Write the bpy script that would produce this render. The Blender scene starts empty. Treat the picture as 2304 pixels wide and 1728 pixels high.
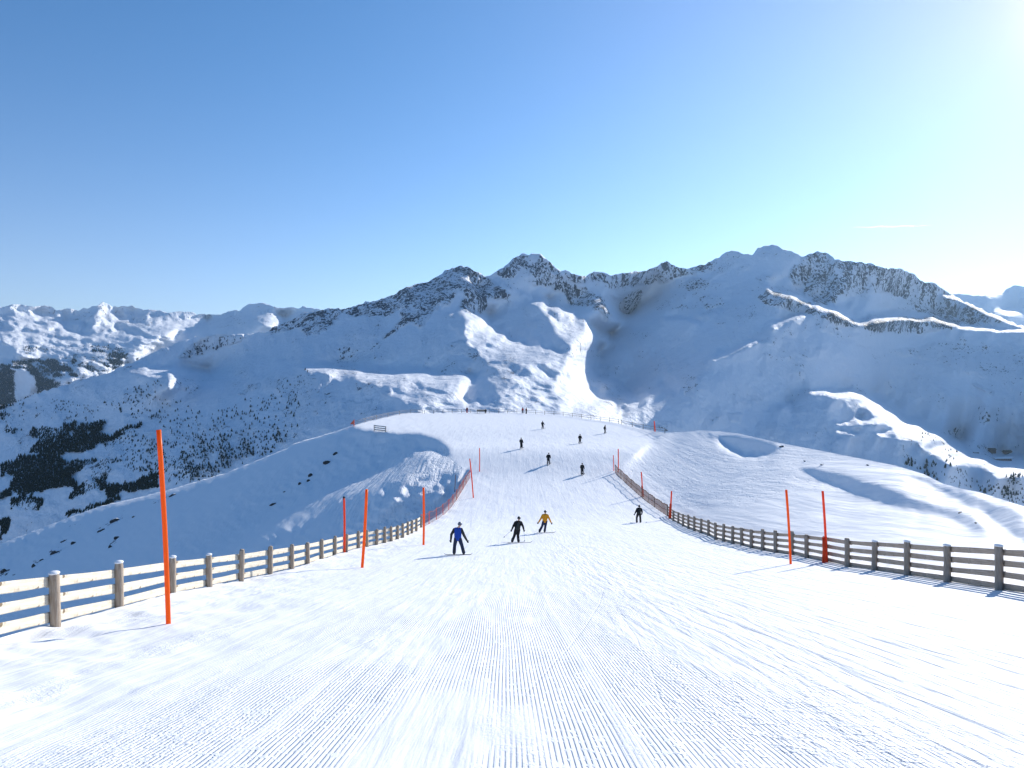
import bpy, bmesh, math, random
import numpy as np
from mathutils import Vector, Matrix
R = math.radians
SC = bpy.context.scene

# ------------------------------------------------------------------ camera, sky, sun, exposure
F, CX, CY = 1645.0, 1152.0, 864.0               # focal length / centre of the 2304 x 1728 photograph
EYE = Vector((0, 0, 0))
cam_d = bpy.data.cameras.new('camera'); cam_o = bpy.data.objects.new('camera', cam_d)
SC.collection.objects.link(cam_o); SC.camera = cam_o
cam_d.sensor_width = 36; cam_d.lens = 36 * F / 2304; cam_d.clip_start = .1; cam_d.clip_end = 60000
cam_o.location = EYE; cam_o.rotation_euler = (R(90), 0, 0)

SUN_X, SUN_Y = 2470, -20                         # image of the sun, just outside the upper right corner
SUN_A, SUN_E = (SUN_X - CX) / F, (CY - SUN_Y) / F
SUN = Vector((SUN_A, 1, SUN_E)).normalized()
sun_el = math.asin(SUN.z); sun_az = math.atan2(SUN.x, SUN.y)
W = bpy.data.worlds.new('World'); SC.world = W; W.use_nodes = True
wn = W.node_tree.nodes; wl = W.node_tree.links
bg = wn['Background']; sky = wn.new('ShaderNodeTexSky'); sky.sky_type = 'NISHITA'; sky.sun_disc = False
sky.sun_elevation = sun_el; sky.sun_rotation = sun_az; sky.altitude = 2300
sky.air_density = 1.0; sky.dust_density = 0.3; sky.ozone_density = 3.0
bg.inputs[1].default_value = .13
hs = wn.new('ShaderNodeHueSaturation'); hs.inputs['Saturation'].default_value = 1.22
wl.new(sky.outputs[0], hs.inputs['Color'])
tcw = wn.new('ShaderNodeTexCoord'); dp = wn.new('ShaderNodeVectorMath'); dp.operation = 'DOT_PRODUCT'; dp.inputs[1].default_value = SUN; wl.new(tcw.outputs['Generated'], dp.inputs[0])
def wmath(op, a, b):
    o = wn.new('ShaderNodeMath'); o.operation = op
    for k, v in enumerate((a, b)):
        if isinstance(v, (int, float)): o.inputs[k].default_value = v
        else: wl.new(v, o.inputs[k])
    return o.outputs[0]
c0 = wmath('MAXIMUM', dp.outputs['Value'], 0.0)     # the bright aureole that ice-dusted air makes round the sun
au = wmath('ADD', wmath('MULTIPLY', wmath('POWER', c0, 600.0), 1.8), wmath('ADD', wmath('MULTIPLY', wmath('POWER', c0, 75.0), .7), wmath('MULTIPLY', wmath('POWER', c0, 9.0), .55)))
sz = wn.new('ShaderNodeSeparateXYZ'); wl.new(tcw.outputs['Generated'], sz.inputs[0])
ho = wmath('POWER', wmath('SUBTRACT', 1.0, wmath('MAXIMUM', sz.outputs[2], 0.0)), 6.5)          # dusty air towards the horizon
cm = wn.new('ShaderNodeCombineColor')
for k_, (ca, ch_) in enumerate(((1.6, 2.2), (.88, 1.05), (.6, .2))): wl.new(wmath('ADD', wmath('MULTIPLY', au, ca), wmath('MULTIPLY', ho, ch_)), cm.inputs[k_])
ad = wn.new('ShaderNodeMix'); ad.data_type = 'RGBA'; ad.blend_type = 'ADD'; ad.inputs[0].default_value = 1; wl.new(cm.outputs[0], ad.inputs[7])
tn = wn.new('ShaderNodeMix'); tn.data_type = 'RGBA'; tn.blend_type = 'MULTIPLY'; tn.inputs[0].default_value = 1; tn.inputs[7].default_value = (1.03, 1.0, .96, 1); wl.new(hs.outputs[0], tn.inputs[6])
wl.new(tn.outputs[2], ad.inputs[6]); wl.new(ad.outputs[2], bg.inputs[0])
sl = bpy.data.lights.new('sun', 'SUN'); so = bpy.data.objects.new('sun', sl); SC.collection.objects.link(so)
sl.energy = 4.8; sl.angle = R(.53); sl.color = (1, .955, .885)
so.rotation_euler = SUN.to_track_quat('Z', 'Y').to_euler()
SC.view_settings.view_transform = 'Standard'; SC.view_settings.look = 'None'
SC.view_settings.exposure = .45; SC.view_settings.gamma = 1
SC.cycles.max_bounces = 6; SC.cycles.diffuse_bounces = 2; SC.cycles.use_denoising = True

# ------------------------------------------------------------------ helpers: objects
COL = SC.collection
def tag(o, label=None, cat=None, group=None, kind=None):
    if label: o['label'] = label
    if cat: o['category'] = cat
    if group: o['group'] = group
    if kind: o['kind'] = kind
    return o
def empty(name, loc, rz=0):
    o = bpy.data.objects.new(name, None); COL.objects.link(o)
    o.location = loc; o.rotation_euler = (0, 0, rz); o.empty_display_size = .2
    return o
def link(name, me, mat=None, parent=None):
    o = bpy.data.objects.new(name, me); COL.objects.link(o)
    if mat and not me.materials: me.materials.append(mat)
    if parent: o.parent = parent
    return o
def grid_mesh(name, V, quads, attrs=None):
    me = bpy.data.meshes.new(name)
    me.vertices.add(len(V)); me.vertices.foreach_set('co', np.ascontiguousarray(V, np.float32).ravel())
    q = np.ascontiguousarray(quads, np.int32)
    me.loops.add(q.size); me.loops.foreach_set('vertex_index', q.ravel())
    me.polygons.add(len(q)); me.polygons.foreach_set('loop_start', np.arange(0, q.size, q.shape[1], dtype=np.int32))
    me.polygons.foreach_set('use_smooth', np.ones(len(q), bool))
    me.update(calc_edges=True)
    for k, v in (attrs or {}).items():
        a = me.attributes.new(k, 'FLOAT', 'POINT'); a.data.foreach_set('value', np.ascontiguousarray(v, np.float32).ravel())
    return me
def quads_of(nr, nc):
    i = np.arange(nr - 1)[:, None] * nc + np.arange(nc - 1)[None]
    return np.stack([i, i + nc, i + nc + 1, i + 1], -1).reshape(-1, 4)

# ------------------------------------------------------------------ helpers: survey data (crop coordinates -> photograph pixels)
FR = {'1': (0, 600, .31646), '2': (600, 550, .31646), '3': (1100, 500, .31646), '4': (1604, 500, .31646), '5': (0, 900, .31646),
      '6': (600, 880, .31646), '7': (1000, 880, .31646), '8': (1604, 880, .31646), 'd': (0, 640, .16275), 'e': (0, 900, .16275),
      'f': (2000, 960, .13743), 'h': (760, 900, .1808), 'k': (1340, 900, .1808), 'm': (780, 880, .208), 'p': (0, 0, 1)}
def P(s):
    k, rest = s.split(' ', 1); ox, oy, sc = FR[k]
    return np.array([[ox + float(a) * sc, oy + float(b) * sc] for a, b in (t.split(',') for t in rest.split())])
def inside(poly, X, Y):
    r = np.zeros(X.shape, bool); n = len(poly)
    for i in range(n):
        (x0, y0), (x1, y1) = poly[i], poly[(i + 1) % n]
        if y0 == y1: continue
        c = ((Y < y0) != (Y < y1)) & (X < (x1 - x0) * (Y - y0) / (y1 - y0) + x0)
        r ^= c
    return r
def near_line(pl, X, Y):
    d = np.full(X.shape, 1e9)
    for (x0, y0), (x1, y1) in zip(pl[:-1], pl[1:]):
        L = (x1 - x0) ** 2 + (y1 - y0) ** 2 + 1e-9
        t = np.clip(((X - x0) * (x1 - x0) + (Y - y0) * (y1 - y0)) / L, 0, 1)
        d = np.minimum(d, np.hypot(X - x0 - t * (x1 - x0), Y - y0 - t * (y1 - y0)))
    return d
def vnoise(x, y, seed=0):                        # smooth value noise, about -1..1
    def hsh(i, j):
        h = (i.astype(np.int64) * 374761393 + j.astype(np.int64) * 668265263 + seed * 1442695041) & 0x7fffffff
        h = ((h ^ (h >> 13)) * 1274126177) & 0x7fffffff
        h = ((h ^ (h >> 16)) * 2246822519) & 0x7fffffff
        return ((h ^ (h >> 15)) & 0xffff) / 32767.5 - 1
    i = np.floor(x); j = np.floor(y); u = x - i; v = y - j
    u = u * u * u * (u * (u * 6 - 15) + 10); v = v * v * v * (v * (v * 6 - 15) + 10)
    a, b, c, d = hsh(i, j), hsh(i + 1, j), hsh(i, j + 1), hsh(i + 1, j + 1)
    return (a * (1 - u) + b * u) * (1 - v) + (c * (1 - u) + d * u) * v
def fbm(x, y, oct=4, seed=0, gain=.5):
    s = 0; a = 1
    for k in range(oct):
        s = s + a * vnoise(x + 17.3 * k, y - 9.1 * k, seed + k); x = x * 2.03; y = y * 2.03; a *= gain
    return s
def bil(G, x, y):                                # bilinear look-up in a grid, index coordinates
    h, w = G.shape; x = np.clip(x, 0, w - 1.001); y = np.clip(y, 0, h - 1.001)
    i = y.astype(int); j = x.astype(int); u = x - j; v = y - i
    return (G[i, j] * (1 - u) + G[i, j + 1] * u) * (1 - v) + (G[i + 1, j] * (1 - u) + G[i + 1, j + 1] * u) * v
def blur(G, n=2):
    for _ in range(n):
        Q = np.pad(G, 1, mode='edge')
        G = (Q[1:-1, 1:-1] * 2 + Q[:-2, 1:-1] + Q[2:, 1:-1] + Q[1:-1, :-2] + Q[1:-1, 2:]) / 6
    return G

# ------------------------------------------------------------------ relief: distance of the ground along each sight line.
# Ground that rises towards the sun faster than the sun's rays lies in its own shade (g < 1), flatter ground is lit (g > 1).
class Relief:
    def __init__(s, x0, x1, y0, y1, step): s.x0, s.y0, s.step = x0, y0, step; s.nx = int((x1 - x0) / step) + 1; s.ny = int((y1 - y0) / step) + 1
    def xy(s, step=None):
        st = step or s.step
        return np.meshgrid(s.x0 + st * np.arange(int((s.nx - 1) * s.step / st) + 1), s.y0 + st * np.arange(int((s.ny - 1) * s.step / st) + 1))
    def cast(s, w, X, Y, st, top):                # which ground the sun reaches: w + ln(distance to the sun's image) must undercut everything sunward
        q = np.where(Y >= top(X), w + np.log(np.hypot(SUN_A - (X - CX) / F, SUN_E - (CY - Y) / F)), 9e3)
        sx, sy = SUN_X, SUN_Y
        X0, X1, Y0, Y1 = X.min(), X.max(), Y.min(), Y.max()
        cor = [(x, y) for x in (X0, X1) for y in (Y0, Y1)]
        th = [math.atan2(y - sy, x - sx) for x, y in cor]
        rr = [math.hypot(x - sx, y - sy) for x, y in cor]
        r0 = max(60, Y0 - sy); nr = int((max(rr) - r0) / st) + 1; nt = int((max(th) - min(th)) * max(rr) / st) + 1
        T = np.linspace(min(th), max(th), nt)[:, None]; Rr = (r0 + st * np.arange(nr))[None]
        ix = (sx + Rr * np.cos(T) - s.x0) / st; iy = (sy + Rr * np.sin(T) - s.y0) / st
        ok = (ix >= 0) & (iy >= 0) & (ix <= X.shape[1] - 1) & (iy <= X.shape[0] - 1)
        Q = np.where(ok, bil(q, ix, iy), 9e3); Q = np.where(Q > 100, 9e3, Q)
        Mn = np.minimum.accumulate(Q, 1); Mn = np.concatenate([np.full((nt, 2), 9e3), Mn[:, :-2]], 1)
        tt = (np.arctan2(Y - sy, X - sx) - T[0, 0]) / (T[1, 0] - T[0, 0]); ri = (np.hypot(X - sx, Y - sy) - r0) / st
        return q < bil(Mn, ri, tt)
    nu = 0.0                                       # leaning towards slopes of ordinary steepness, away from overhangs
    def cg(s, g, aw, av, w, st, it, lam, mu):
        X, Y = s.xy(st); ny, nx = X.shape
        if callable(mu): mu = mu((X[:-1, :-1] + X[1:, 1:]) / 2, (Y[:-1, :-1] + Y[1:, 1:]) / 2)
        xc, yc = (X[:-1, :-1] + X[1:, 1:]) / 2, (Y[:-1, :-1] + Y[1:, 1:]) / 2
        gc = (g[:-1, :-1] + g[1:, :-1] + g[:-1, 1:] + g[1:, 1:]) / 4
        da, de = SUN_A - (xc - CX) / F, SUN_E - (CY - yc) / F
        di = np.hypot(da, de); cx, cy = da / di, -de / di; t = gc / di * st / F
        aws = aw * (st / s.step) ** 2; L = lam
        def fwd(w):
            a, b, c, d = w[:-1, :-1], w[:-1, 1:], w[1:, :-1], w[1:, 1:]
            wx = (b - a + d - c) / 2; wy = (c - a + d - b) / 2
            return cx * wx + cy * wy, wx, wy, w[:, 2:] - 2 * w[:, 1:-1] + w[:, :-2], w[2:] - 2 * w[1:-1] + w[:-2], a - b - c + d
        def adj(r, m, v, xx, yy, xy):
            o = np.zeros((ny, nx)); gx = cx * r + mu * m; gy = cy * r + s.nu * v
            o[:-1, :-1] += -gx / 2 - gy / 2 + L * xy; o[:-1, 1:] += gx / 2 - gy / 2 - L * xy
            o[1:, :-1] += -gx / 2 + gy / 2 - L * xy; o[1:, 1:] += gx / 2 + gy / 2 + L * xy
            o[:, 2:] += L * xx; o[:, 1:-1] -= 2 * L * xx; o[:, :-2] += L * xx
            o[2:] += L * yy; o[1:-1] -= 2 * L * yy; o[:-2] += L * yy
            return o
        A = lambda w: adj(*fwd(w)) + aws * w
        z = np.zeros
        b = adj(t, z(t.shape), np.full(t.shape, -1.3 * st / F), z((ny, nx - 2)), z((ny - 2, nx)), z(t.shape)) + aws * av
        r = b - A(w); p = r.copy(); rs = np.sum(r * r)
        for _ in range(it):
            Ap = A(p); al = rs / (np.sum(p * Ap) + 1e-30); w = w + al * p; r = r - al * Ap
            rn = np.sum(r * r); p = r + rn / rs * p; rs = rn
            if rs < 1e-14: break
        return w
    def solve(s, field, anchor, top, lam=.3, mu=.12, rounds=5, lo=-.45):
        w = None; adj = None
        for st, it in ((s.step * 8, 400), (s.step * 4, 300), (s.step * 2, 250), (s.step, 200)):
            X, Y = s.xy(st)
            g, lit, hold = field(X, Y); aw, av = anchor(X, Y)
            if w is None: w = np.full(X.shape, float(np.sum(aw * av) / np.sum(aw))); adj = np.zeros(X.shape)
            else:
                ix, iy = (X - s.x0) / pst, (Y - s.y0) / pst; w = bil(w, ix, iy); adj = bil(adj, ix, iy)
            w = s.cg(g + adj, aw, av, w, st, it, lam, mu)
            for _ in range(rounds if st <= s.step * 4 else 0):   # nudge until sun and shade fall where they should
                sun = s.cast(w, X, Y, st, top)
                adj = adj + np.where(hold | (Y < top(X) + st), 0, np.where(lit & ~sun, 2.0, np.where(~lit & sun, -.3, 0)))
                adj = np.clip(adj, lo, 8)
                w = s.cg(g + blur(adj, 1), aw, av, w, st, 110, lam, mu)
            pst = st
        s.w = w; X, Y = s.xy(); sun = s.cast(w, X, Y, s.step, top); on = (Y > top(X)) & ~hold
        print('relief: lit wanted %.3f got %.3f, shade wanted %.3f got %.3f' % ((lit & on).sum() / on.sum(), (lit & sun & on).sum() / on.sum(), (~lit & on).sum() / on.sum(), (~lit & ~sun & on).sum() / on.sum()))
        return s
    def at(s, X, Y): return bil(s.w, (X - s.x0) / s.step, (Y - s.y0) / s.step)
def world(px, py, D):
    return np.stack([(px - CX) / F * D, D, (CY - py) / F * D], -1)
def paint(X, Y, base, polys, jit=0, seed=5, sc=18):
    if jit:
        X, Y = X + jit * fbm(X / sc, Y / sc, 3, seed), Y + jit * .7 * fbm(X / sc, Y / sc, 3, seed + 9)
    g = np.full(X.shape, float(base))
    for v, poly in polys: g = np.where(inside(poly, X, Y), v, g)
    return g

# ------------------------------------------------------------------ materials
def mat(name, col, rough=.6, spec=.3, **kw):
    m = bpy.data.materials.new(name); m.use_nodes = True; b = m.node_tree.nodes['Principled BSDF']
    b.inputs['Base Color'].default_value = (*col, 1); b.inputs['Roughness'].default_value = rough
    b.inputs['Specular IOR Level'].default_value = spec
    return m
class NT:                                         # tiny node-building helper
    def __init__(s, m): s.t = m.node_tree; s.b = s.t.nodes['Principled BSDF']; s.out = s.t.nodes['Material Output']
    def n(s, typ, **k):
        o = s.t.nodes.new(typ)
        for a, v in k.items(): setattr(o, a, v)
        return o
    def l(s, a, b): s.t.links.new(a, b)
    def val(s, v, sock):
        if isinstance(v, (int, float)): sock.default_value = v
        elif isinstance(v, tuple): sock.default_value = v
        else: s.l(v, sock)
    def math(s, op, a, b=0.0, c=None):
        o = s.n('ShaderNodeMath', operation=op); s.val(a, o.inputs[0]); s.val(b, o.inputs[1])
        if c is not None: s.val(c, o.inputs[2])
        return o.outputs[0]
    def noise(s, vec, scale, detail=3, rough=.5, dist=0):
        o = s.n('ShaderNodeTexNoise'); s.l(vec, o.inputs['Vector']); o.inputs['Scale'].default_value = scale
        o.inputs['Detail'].default_value = detail; o.inputs['Roughness'].default_value = rough; o.inputs['Distortion'].default_value = dist
        return o.outputs['Fac']
    def ramp(s, v, lo, hi, a=0.0, b=1.0):
        o = s.n('ShaderNodeMapRange'); o.interpolation_type = 'SMOOTHSTEP'
        for k, x in enumerate((v, lo, hi, a, b)): s.val(x, o.inputs[k])
        return o.outputs[0]
    def mix(s, f, a, b):
        o = s.n('ShaderNodeMix', data_type='RGBA'); s.val(f, o.inputs[0]); s.val(a, o.inputs[6]); s.val(b, o.inputs[7]); return o.outputs[2]
    def pos(s): return s.n('ShaderNodeNewGeometry').outputs['Position']
    def attr(s, name): return s.n('ShaderNodeAttribute', attribute_name=name).outputs['Fac']
    def mapping(s, vec, loc=(0, 0, 0), rot=(0, 0, 0), scale=(1, 1, 1)):
        o = s.n('ShaderNodeMapping'); s.l(vec, o.inputs[0]); o.inputs[1].default_value = loc; o.inputs[2].default_value = rot; o.inputs[3].default_value = scale
        return o.outputs[0]
    def bump(s, h, dist, strength=1.0, nrm=None):
        o = s.n('ShaderNodeBump'); s.val(strength, o.inputs['Strength']); o.inputs['Distance'].default_value = dist; s.l(h, o.inputs['Height'])
        if nrm: s.l(nrm, o.inputs['Normal'])
        return o.outputs[0]
SNOW = (.90, .905, .92)
def mountain_material(name, size, rockc=(.085, .095, .11)):     # size: metres of one rock speckle
    m = mat(name, SNOW, .7, .15); N = NT(m); p = N.pos()
    ps = N.mapping(p, rot=(0, R(18), 0), scale=(1 / size, 1 / size, .62 / size))
    n1 = N.noise(ps, 1.0, 5, .68, .8)
    n2 = N.noise(ps, .16, 3, .55)
    n3 = N.noise(N.mapping(p, rot=(0, R(-25), 0), scale=(.22 / size, .22 / size, .07 / size)), 1, 4, .6, .7)     # chutes and ribs
    d = N.attr('rock')
    th = N.math('ADD', N.math('MULTIPLY', n1, .74), N.math('ADD', N.math('MULTIPLY', n2, .22), N.math('MULTIPLY', n3, .30)))
    lim = N.math('SUBTRACT', .865, N.math('MULTIPLY', d, .41))
    f = N.ramp(N.math('SUBTRACT', th, lim), -.010, .016)
    f = N.math('MULTIPLY', f, N.ramp(d, .01, .06))
    rc = N.mix(N.noise(ps, 2.6, 3, .6), (rockc[0] * .45, rockc[1] * .45, rockc[2] * .45, 1), (rockc[0] * 1.9, rockc[1] * 1.9, rockc[2] * 1.9, 1))
    sc = N.mix(N.noise(ps, .11, 2), (.82, .85, .90, 1), (.90, .91, .94, 1))
    N.l(N.mix(f, sc, rc), N.b.inputs['Base Color'])
    g1 = N.noise(N.mapping(p, scale=(.16 / size, .16 / size, .09 / size)), 1, 6, .66, 0)
    h = N.math('ADD', N.math('MULTIPLY', f, .5), N.math('MULTIPLY', n1, N.math('ADD', .22, N.math('MULTIPLY', d, 1.4))))
    h = N.math('ADD', h, N.math('MULTIPLY', g1, N.math('ADD', 2.0, N.math('MULTIPLY', d, 4.0))))
    N.l(N.bump(h, size * .55, .9), N.b.inputs['Normal'])
    return m

# ------------------------------------------------------------------ SETTING 1: main mountain
def mono(xk, yk):                                 # monotone cubic through knots
    xk, yk = np.array(xk, float), np.array(yk, float); h = np.diff(xk); d = np.diff(yk) / h
    m = np.zeros(len(xk)); m[0], m[-1] = d[0], d[-1]
    for i in range(1, len(xk) - 1):
        if d[i - 1] * d[i] > 0:
            w1, w2 = 2 * h[i] + h[i - 1], h[i] + 2 * h[i - 1]; m[i] = (w1 + w2) / (w1 / d[i - 1] + w2 / d[i])
    def f(x):
        x = np.asarray(x, float); k = np.clip(np.searchsorted(xk, x) - 1, 0, len(xk) - 2)
        t = (x - xk[k]) / h[k]; lin = (x < xk[0]) | (x > xk[-1])
        r = (yk[k] * (1 + 2 * t) * (1 - t) ** 2 + h[k] * m[k] * t * (1 - t) ** 2 + yk[k + 1] * t * t * (3 - 2 * t) + h[k] * m[k + 1] * t * t * (t - 1))
        return np.where(lin, np.where(x < xk[0], yk[0] + m[0] * (x - xk[0]), yk[-1] + m[-1] * (x - xk[-1])), r)
    return f
def sky_fn(pts): return lambda x: np.interp(x, pts[:, 0], pts[:, 1])

SKY_M = np.concatenate([P('p -300,1000 -60,935'), P('d 0,1680 200,1650 330,1570 560,1490 940,1380 1180,1290 1500,1220 1800,1090 1950,1020 2140,930'),
    P('1 1200,560 1400,500 1540,480 1740,478 1890,460 2000,410 2140,350'), P('2 100,560 250,490 350,470 450,455 500,460 530,465 600,440 670,415 780,400 900,355 1020,295 1150,265 1240,210 1310,170 1385,152 1440,165 1500,195 1550,225 1590,226'),
    P('3 60,350 120,310 180,255 220,230 370,228 400,255 440,290 480,325 510,348 560,350 620,370 690,385 720,365 770,350 830,365 870,378 950,362 1060,348 1120,348 1180,315 1230,285 1265,275 1310,300 1370,325 1430,328 1500,305 1580,285 1640,240 1690,205 1740,203 1800,215 1870,232 1910,190 1960,160 2010,158 2080,175 2150,210'),
    P('4 650,240 720,220 765,205 820,220 870,265 940,275 1050,285 1150,300 1220,328 1280,320 1350,335 1420,365 1480,410 1510,437 1580,437 1640,475 1690,510 1760,550 1900,615 2100,705 2212,742'), P('p 2450,775 2650,800')])
LIT_M = [
 (1, P('1 840,755 990,725 1250,715 1450,725 1530,765 1400,810 1230,860 1170,840 1280,760 1000,770')),
 (1, P('2 220,855 330,846 540,845 740,885 840,892 1110,888 1290,930 1480,920 1500,930 1470,990 1390,1100 1440,1140 1560,1100 1660,1055 1800,1010 1840,1000 1900,930 1700,900 1560,870 1520,770 1420,700 1400,640 1430,600 1410,520 1380,480 1540,500 1600,590 1680,640 1850,720 2060,760 2250,760 2300,1300 1000,1300 1090,1190 1060,1150 900,1090 830,1060 900,1040 840,1000 700,985 600,950 440,940 340,900')),
 (1, P('3 0,395 200,480 400,620 470,760 560,860 610,920 480,960 300,1100 0,1100 -50,1400 900,1460 960,1350 1060,1270 1040,1210 950,1190 940,1150 820,1110 760,1085 740,1040 760,940 750,870 780,830 890,825 820,780 740,745 680,690 560,630 330,545 120,440')),
 (1, P('3 390,290 470,340 500,380 440,340')), (1, P('3 810,550 900,610 1020,650 960,670 870,720 815,690 880,660')),
 (1, P('2 1420,190 1440,270 1500,350 1545,395 1490,360 1425,290')),
 (0, P('2 1385,1112 1450,1040 1680,970 1840,1000 1650,1060 1640,1110 1440,1135')), (0, P('3 90,990 160,985 310,1080 180,1070')), (0, P('3 335,1030 400,1030 480,1080 470,1110 400,1100')),
 (0, P('3 840,1268 930,1275 1030,1290 990,1330 905,1355')), (0, P('2 520,890 660,910 560,945 500,930')), (0, P('2 1060,940 1140,1030 1080,1020')), (0, P('2 1180,905 1260,950 1190,960')),
 (0, P('2 1510,690 1640,730 1580,740')), (0, P('2 1590,890 1680,905 1580,930')), (0, P('3 535,1060 580,1080 560,1105')), (0, P('3 380,1170 480,1215 440,1220')), (0, P('3 270,1205 380,1225 300,1235')), (0, P('3 600,1255 690,1285 640,1290')),
 (0, P('3 690,1160 800,1150 900,1200 820,1240 760,1220')), (0, P('3 400,600 500,650 680,680 690,770 580,750 480,680')),
 (1, P('3 955,1352 1080,1260 1150,1200 1280,1160 1240,1205 1140,1228 1060,1290 1000,1350')),
 (1, P('4 640,1235 780,1190 900,1188 980,1172 960,1195 1080,1215 1150,1240 1250,1310 1330,1370 1450,1420 1600,1480 1700,1530 1790,1610 1800,1700 1700,1700 1560,1600 1430,1560 1350,1545 1130,1510 1300,1480 1200,1440 1060,1440 880,1435 960,1410 1150,1410 1200,1385 1130,1340 1050,1300 1090,1270 900,1230 760,1215')),
 (1, P('8 1450,370 1640,450 1800,440 1900,450 2250,480 2250,600 2000,620 1950,560 1800,530 1700,520 1560,450 1480,420')), (0, P('8 1560,350 1660,370 1620,400 1540,395')),
 (1, P('8 870,285 1060,290 1040,300 890,297')), (1, P('8 510,95 570,88 540,105')), (0, P('8 1800,530 1950,525 1960,600 1850,590')),
]
RIM_M = [P('4 410,485 560,520 640,555 700,590'), P('4 750,592 900,640 1030,715 1200,690 1330,675 1480,695 1570,685 1770,745 2000,765 2260,768'), P('4 1640,520 1760,550 1900,620 2100,710 2250,752'),
         P('4 430,748 500,700 640,655'), P('4 0,975 150,910 250,855 340,845'), P('3 1250,680 1400,685 1490,715'), P('3 1510,655 1650,620'), P('3 380,540 420,540')]
ROCK_M = [
 (.55, P('2 0,605 100,550 250,480 350,460 500,450 530,455 780,390 900,345 1020,285 1150,255 1310,160 1385,142 1500,185 1620,270 1740,370 1620,400 1560,380 1580,430 1520,500 1380,470 1400,300 1330,390 1200,480 1080,600 1020,560 960,590 880,650 810,690 950,540 980,440 880,510 760,500 620,520 540,480 480,560 380,640 280,640 200,600 60,640')),
 (.38, P('2 1250,720 1400,690 1520,770 1560,860 1500,850 1400,780 1260,770')), (.22, P('2 1290,560 1420,520 1440,640 1380,650')),
 (.55, P('3 5,380 220,218 370,218 480,330 570,430 700,470 800,540 880,650 850,680 740,600 600,590 540,520 430,470 260,420 300,360 250,330 150,410')), (.5, P('3 220,218 370,218 390,280 300,320')),
 (.52, P('3 510,338 620,360 690,375 770,340 870,368 1060,338 1265,265 1430,318 1580,275 1700,193 1870,222 1700,300 1640,340 1450,370 1350,400 1250,430 1000,450 950,490 850,470 700,400 700,440 620,440')),
 (.36, P('3 800,480 950,530 1120,550 1080,580 900,545')), (.5, P('3 1380,400 1600,380 1550,480 1400,500')), (.5, P('3 1510,595 1590,570 1650,600 1540,630')), (.3, P('3 1220,500 1400,490 1380,525 1250,525')),
 (.55, P('4 550,330 700,220 765,195 870,255 1150,290 1280,310 1420,355 1510,427 1640,465 1800,570 2100,700 1900,740 1700,740 1560,690 1450,640 1350,540 1200,500 1000,520 900,520 880,590 720,580 620,480 540,380')),
 (.22, P('4 290,210 400,150 550,190 640,230 500,400 380,400 480,310')), (.34, P('4 50,210 240,205 100,360 0,400')), (.42, P('4 310,380 500,380 420,430 330,420')), (.35, P('4 200,300 300,290 150,390')),
 (.6, P('4 280,530 380,485 430,490 560,520 700,585 760,595 1030,712 1200,690 1330,675 1570,685 1770,745 1600,780 1500,790 1200,790 1000,750 830,720 720,650 600,640 480,610 370,590')),
 (.38, P('4 700,640 1000,800 900,840 720,720')), (.34, P('4 980,880 1400,900 1700,840 2000,900 2300,980 2300,1150 1900,1090 1600,1000 1300,930')), (.45, P('4 1850,1160 2000,1190 1980,1225 1900,1200')),
 (.28, P('4 1580,1480 1700,1560 1780,1640 1650,1659 1600,1560')), (.22, P('4 800,1190 1250,1290 1330,1370 1200,1300')), (.25, P('4 80,1360 220,1360 200,1420 90,1400')), (.2, P('4 0,960 340,850 460,930 340,970 60,985')),
 (.5, P('1 1250,640 1350,560 1480,500 1740,478 1700,540 1500,600 1350,660')), (.5, P('1 1680,910 1760,850 1870,820 1850,845 1720,915')), (.2, P('1 950,790 1150,780 1120,860 1000,830')),
 (.25, P('2 350,1280 520,1130 750,1100 740,1180 530,1190 420,1310')), (.3, P('2 790,1050 920,1040 900,1080 820,1085')), (.26, P('2 1060,1120 1250,1150 1300,1190 1080,1190')), (.14, P('2 1560,560 2200,900 2200,1150 1700,900')), (.3, P('3 430,620 700,700 760,900 640,900')),
]
STEEP_M = [(.82, P('1 300,850 850,740 1250,640 1700,590 2212,560 2212,690 1700,760 1450,720 900,730')), (.42, P('2 0,720 600,640 1000,700 1380,800 1100,880 840,888 740,878 540,838 200,852 0,925 -300,1000 -300,800')),
 (.92, P('2 200,865 540,850 740,890 700,985 830,1060 1060,1150 1090,1190 600,1330 0,1600 -900,1600 -700,1250 -300,1050 0,935')),
 (.38, P('3 760,820 1000,720 1500,760 1700,860 1600,1000 1900,1100 2212,1180 1700,1300 1200,1260 1060,1250 940,1140 760,1080')), (.85, P('4 300,600 800,760 1200,800 2300,810 2300,1100 1200,1000 600,850 350,840')),
 (.38, P('4 300,1100 900,1080 1300,1200 2300,1250 2300,1500 1700,1500 1330,1340 1000,1170 640,1225 500,1300 200,1300')), (.9, P('4 640,1260 1000,1240 1100,1330 1150,1400 900,1430 1100,1540 900,1680 0,1560 200,1330 500,1300'))]
GX = Relief(-300, 2640, 520, 1260, 4)
def field_M(X, Y):
    m = paint(X, Y, 0, LIT_M, 7, sc=15)
    rk = paint(X, Y, 0, ROCK_M)
    sv = blur(paint(X, Y, .6, STEEP_M, 6), max(1, int(14 / (Y[1, 0] - Y[0, 0]))))
    g = np.where(m > 0, 3.4, sv - .2 * (rk > .4) + .22 * fbm(X / 80 + Y / 110, Y / 130 - X / 300, 4, 3))
    lit = m > 0; hold = np.zeros(X.shape, bool)
    for i_, r in enumerate(RIM_M):
        wd = max(2.1, .5 * (Y[1, 0] - Y[0, 0])); k = near_line(r, X, Y) < wd; g = np.where(k, 1 + (15 if i_ < 3 else 26) / wd, g); lit = lit | k; hold = hold | (k & (i_ > 2))
    return g, lit, hold
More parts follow.
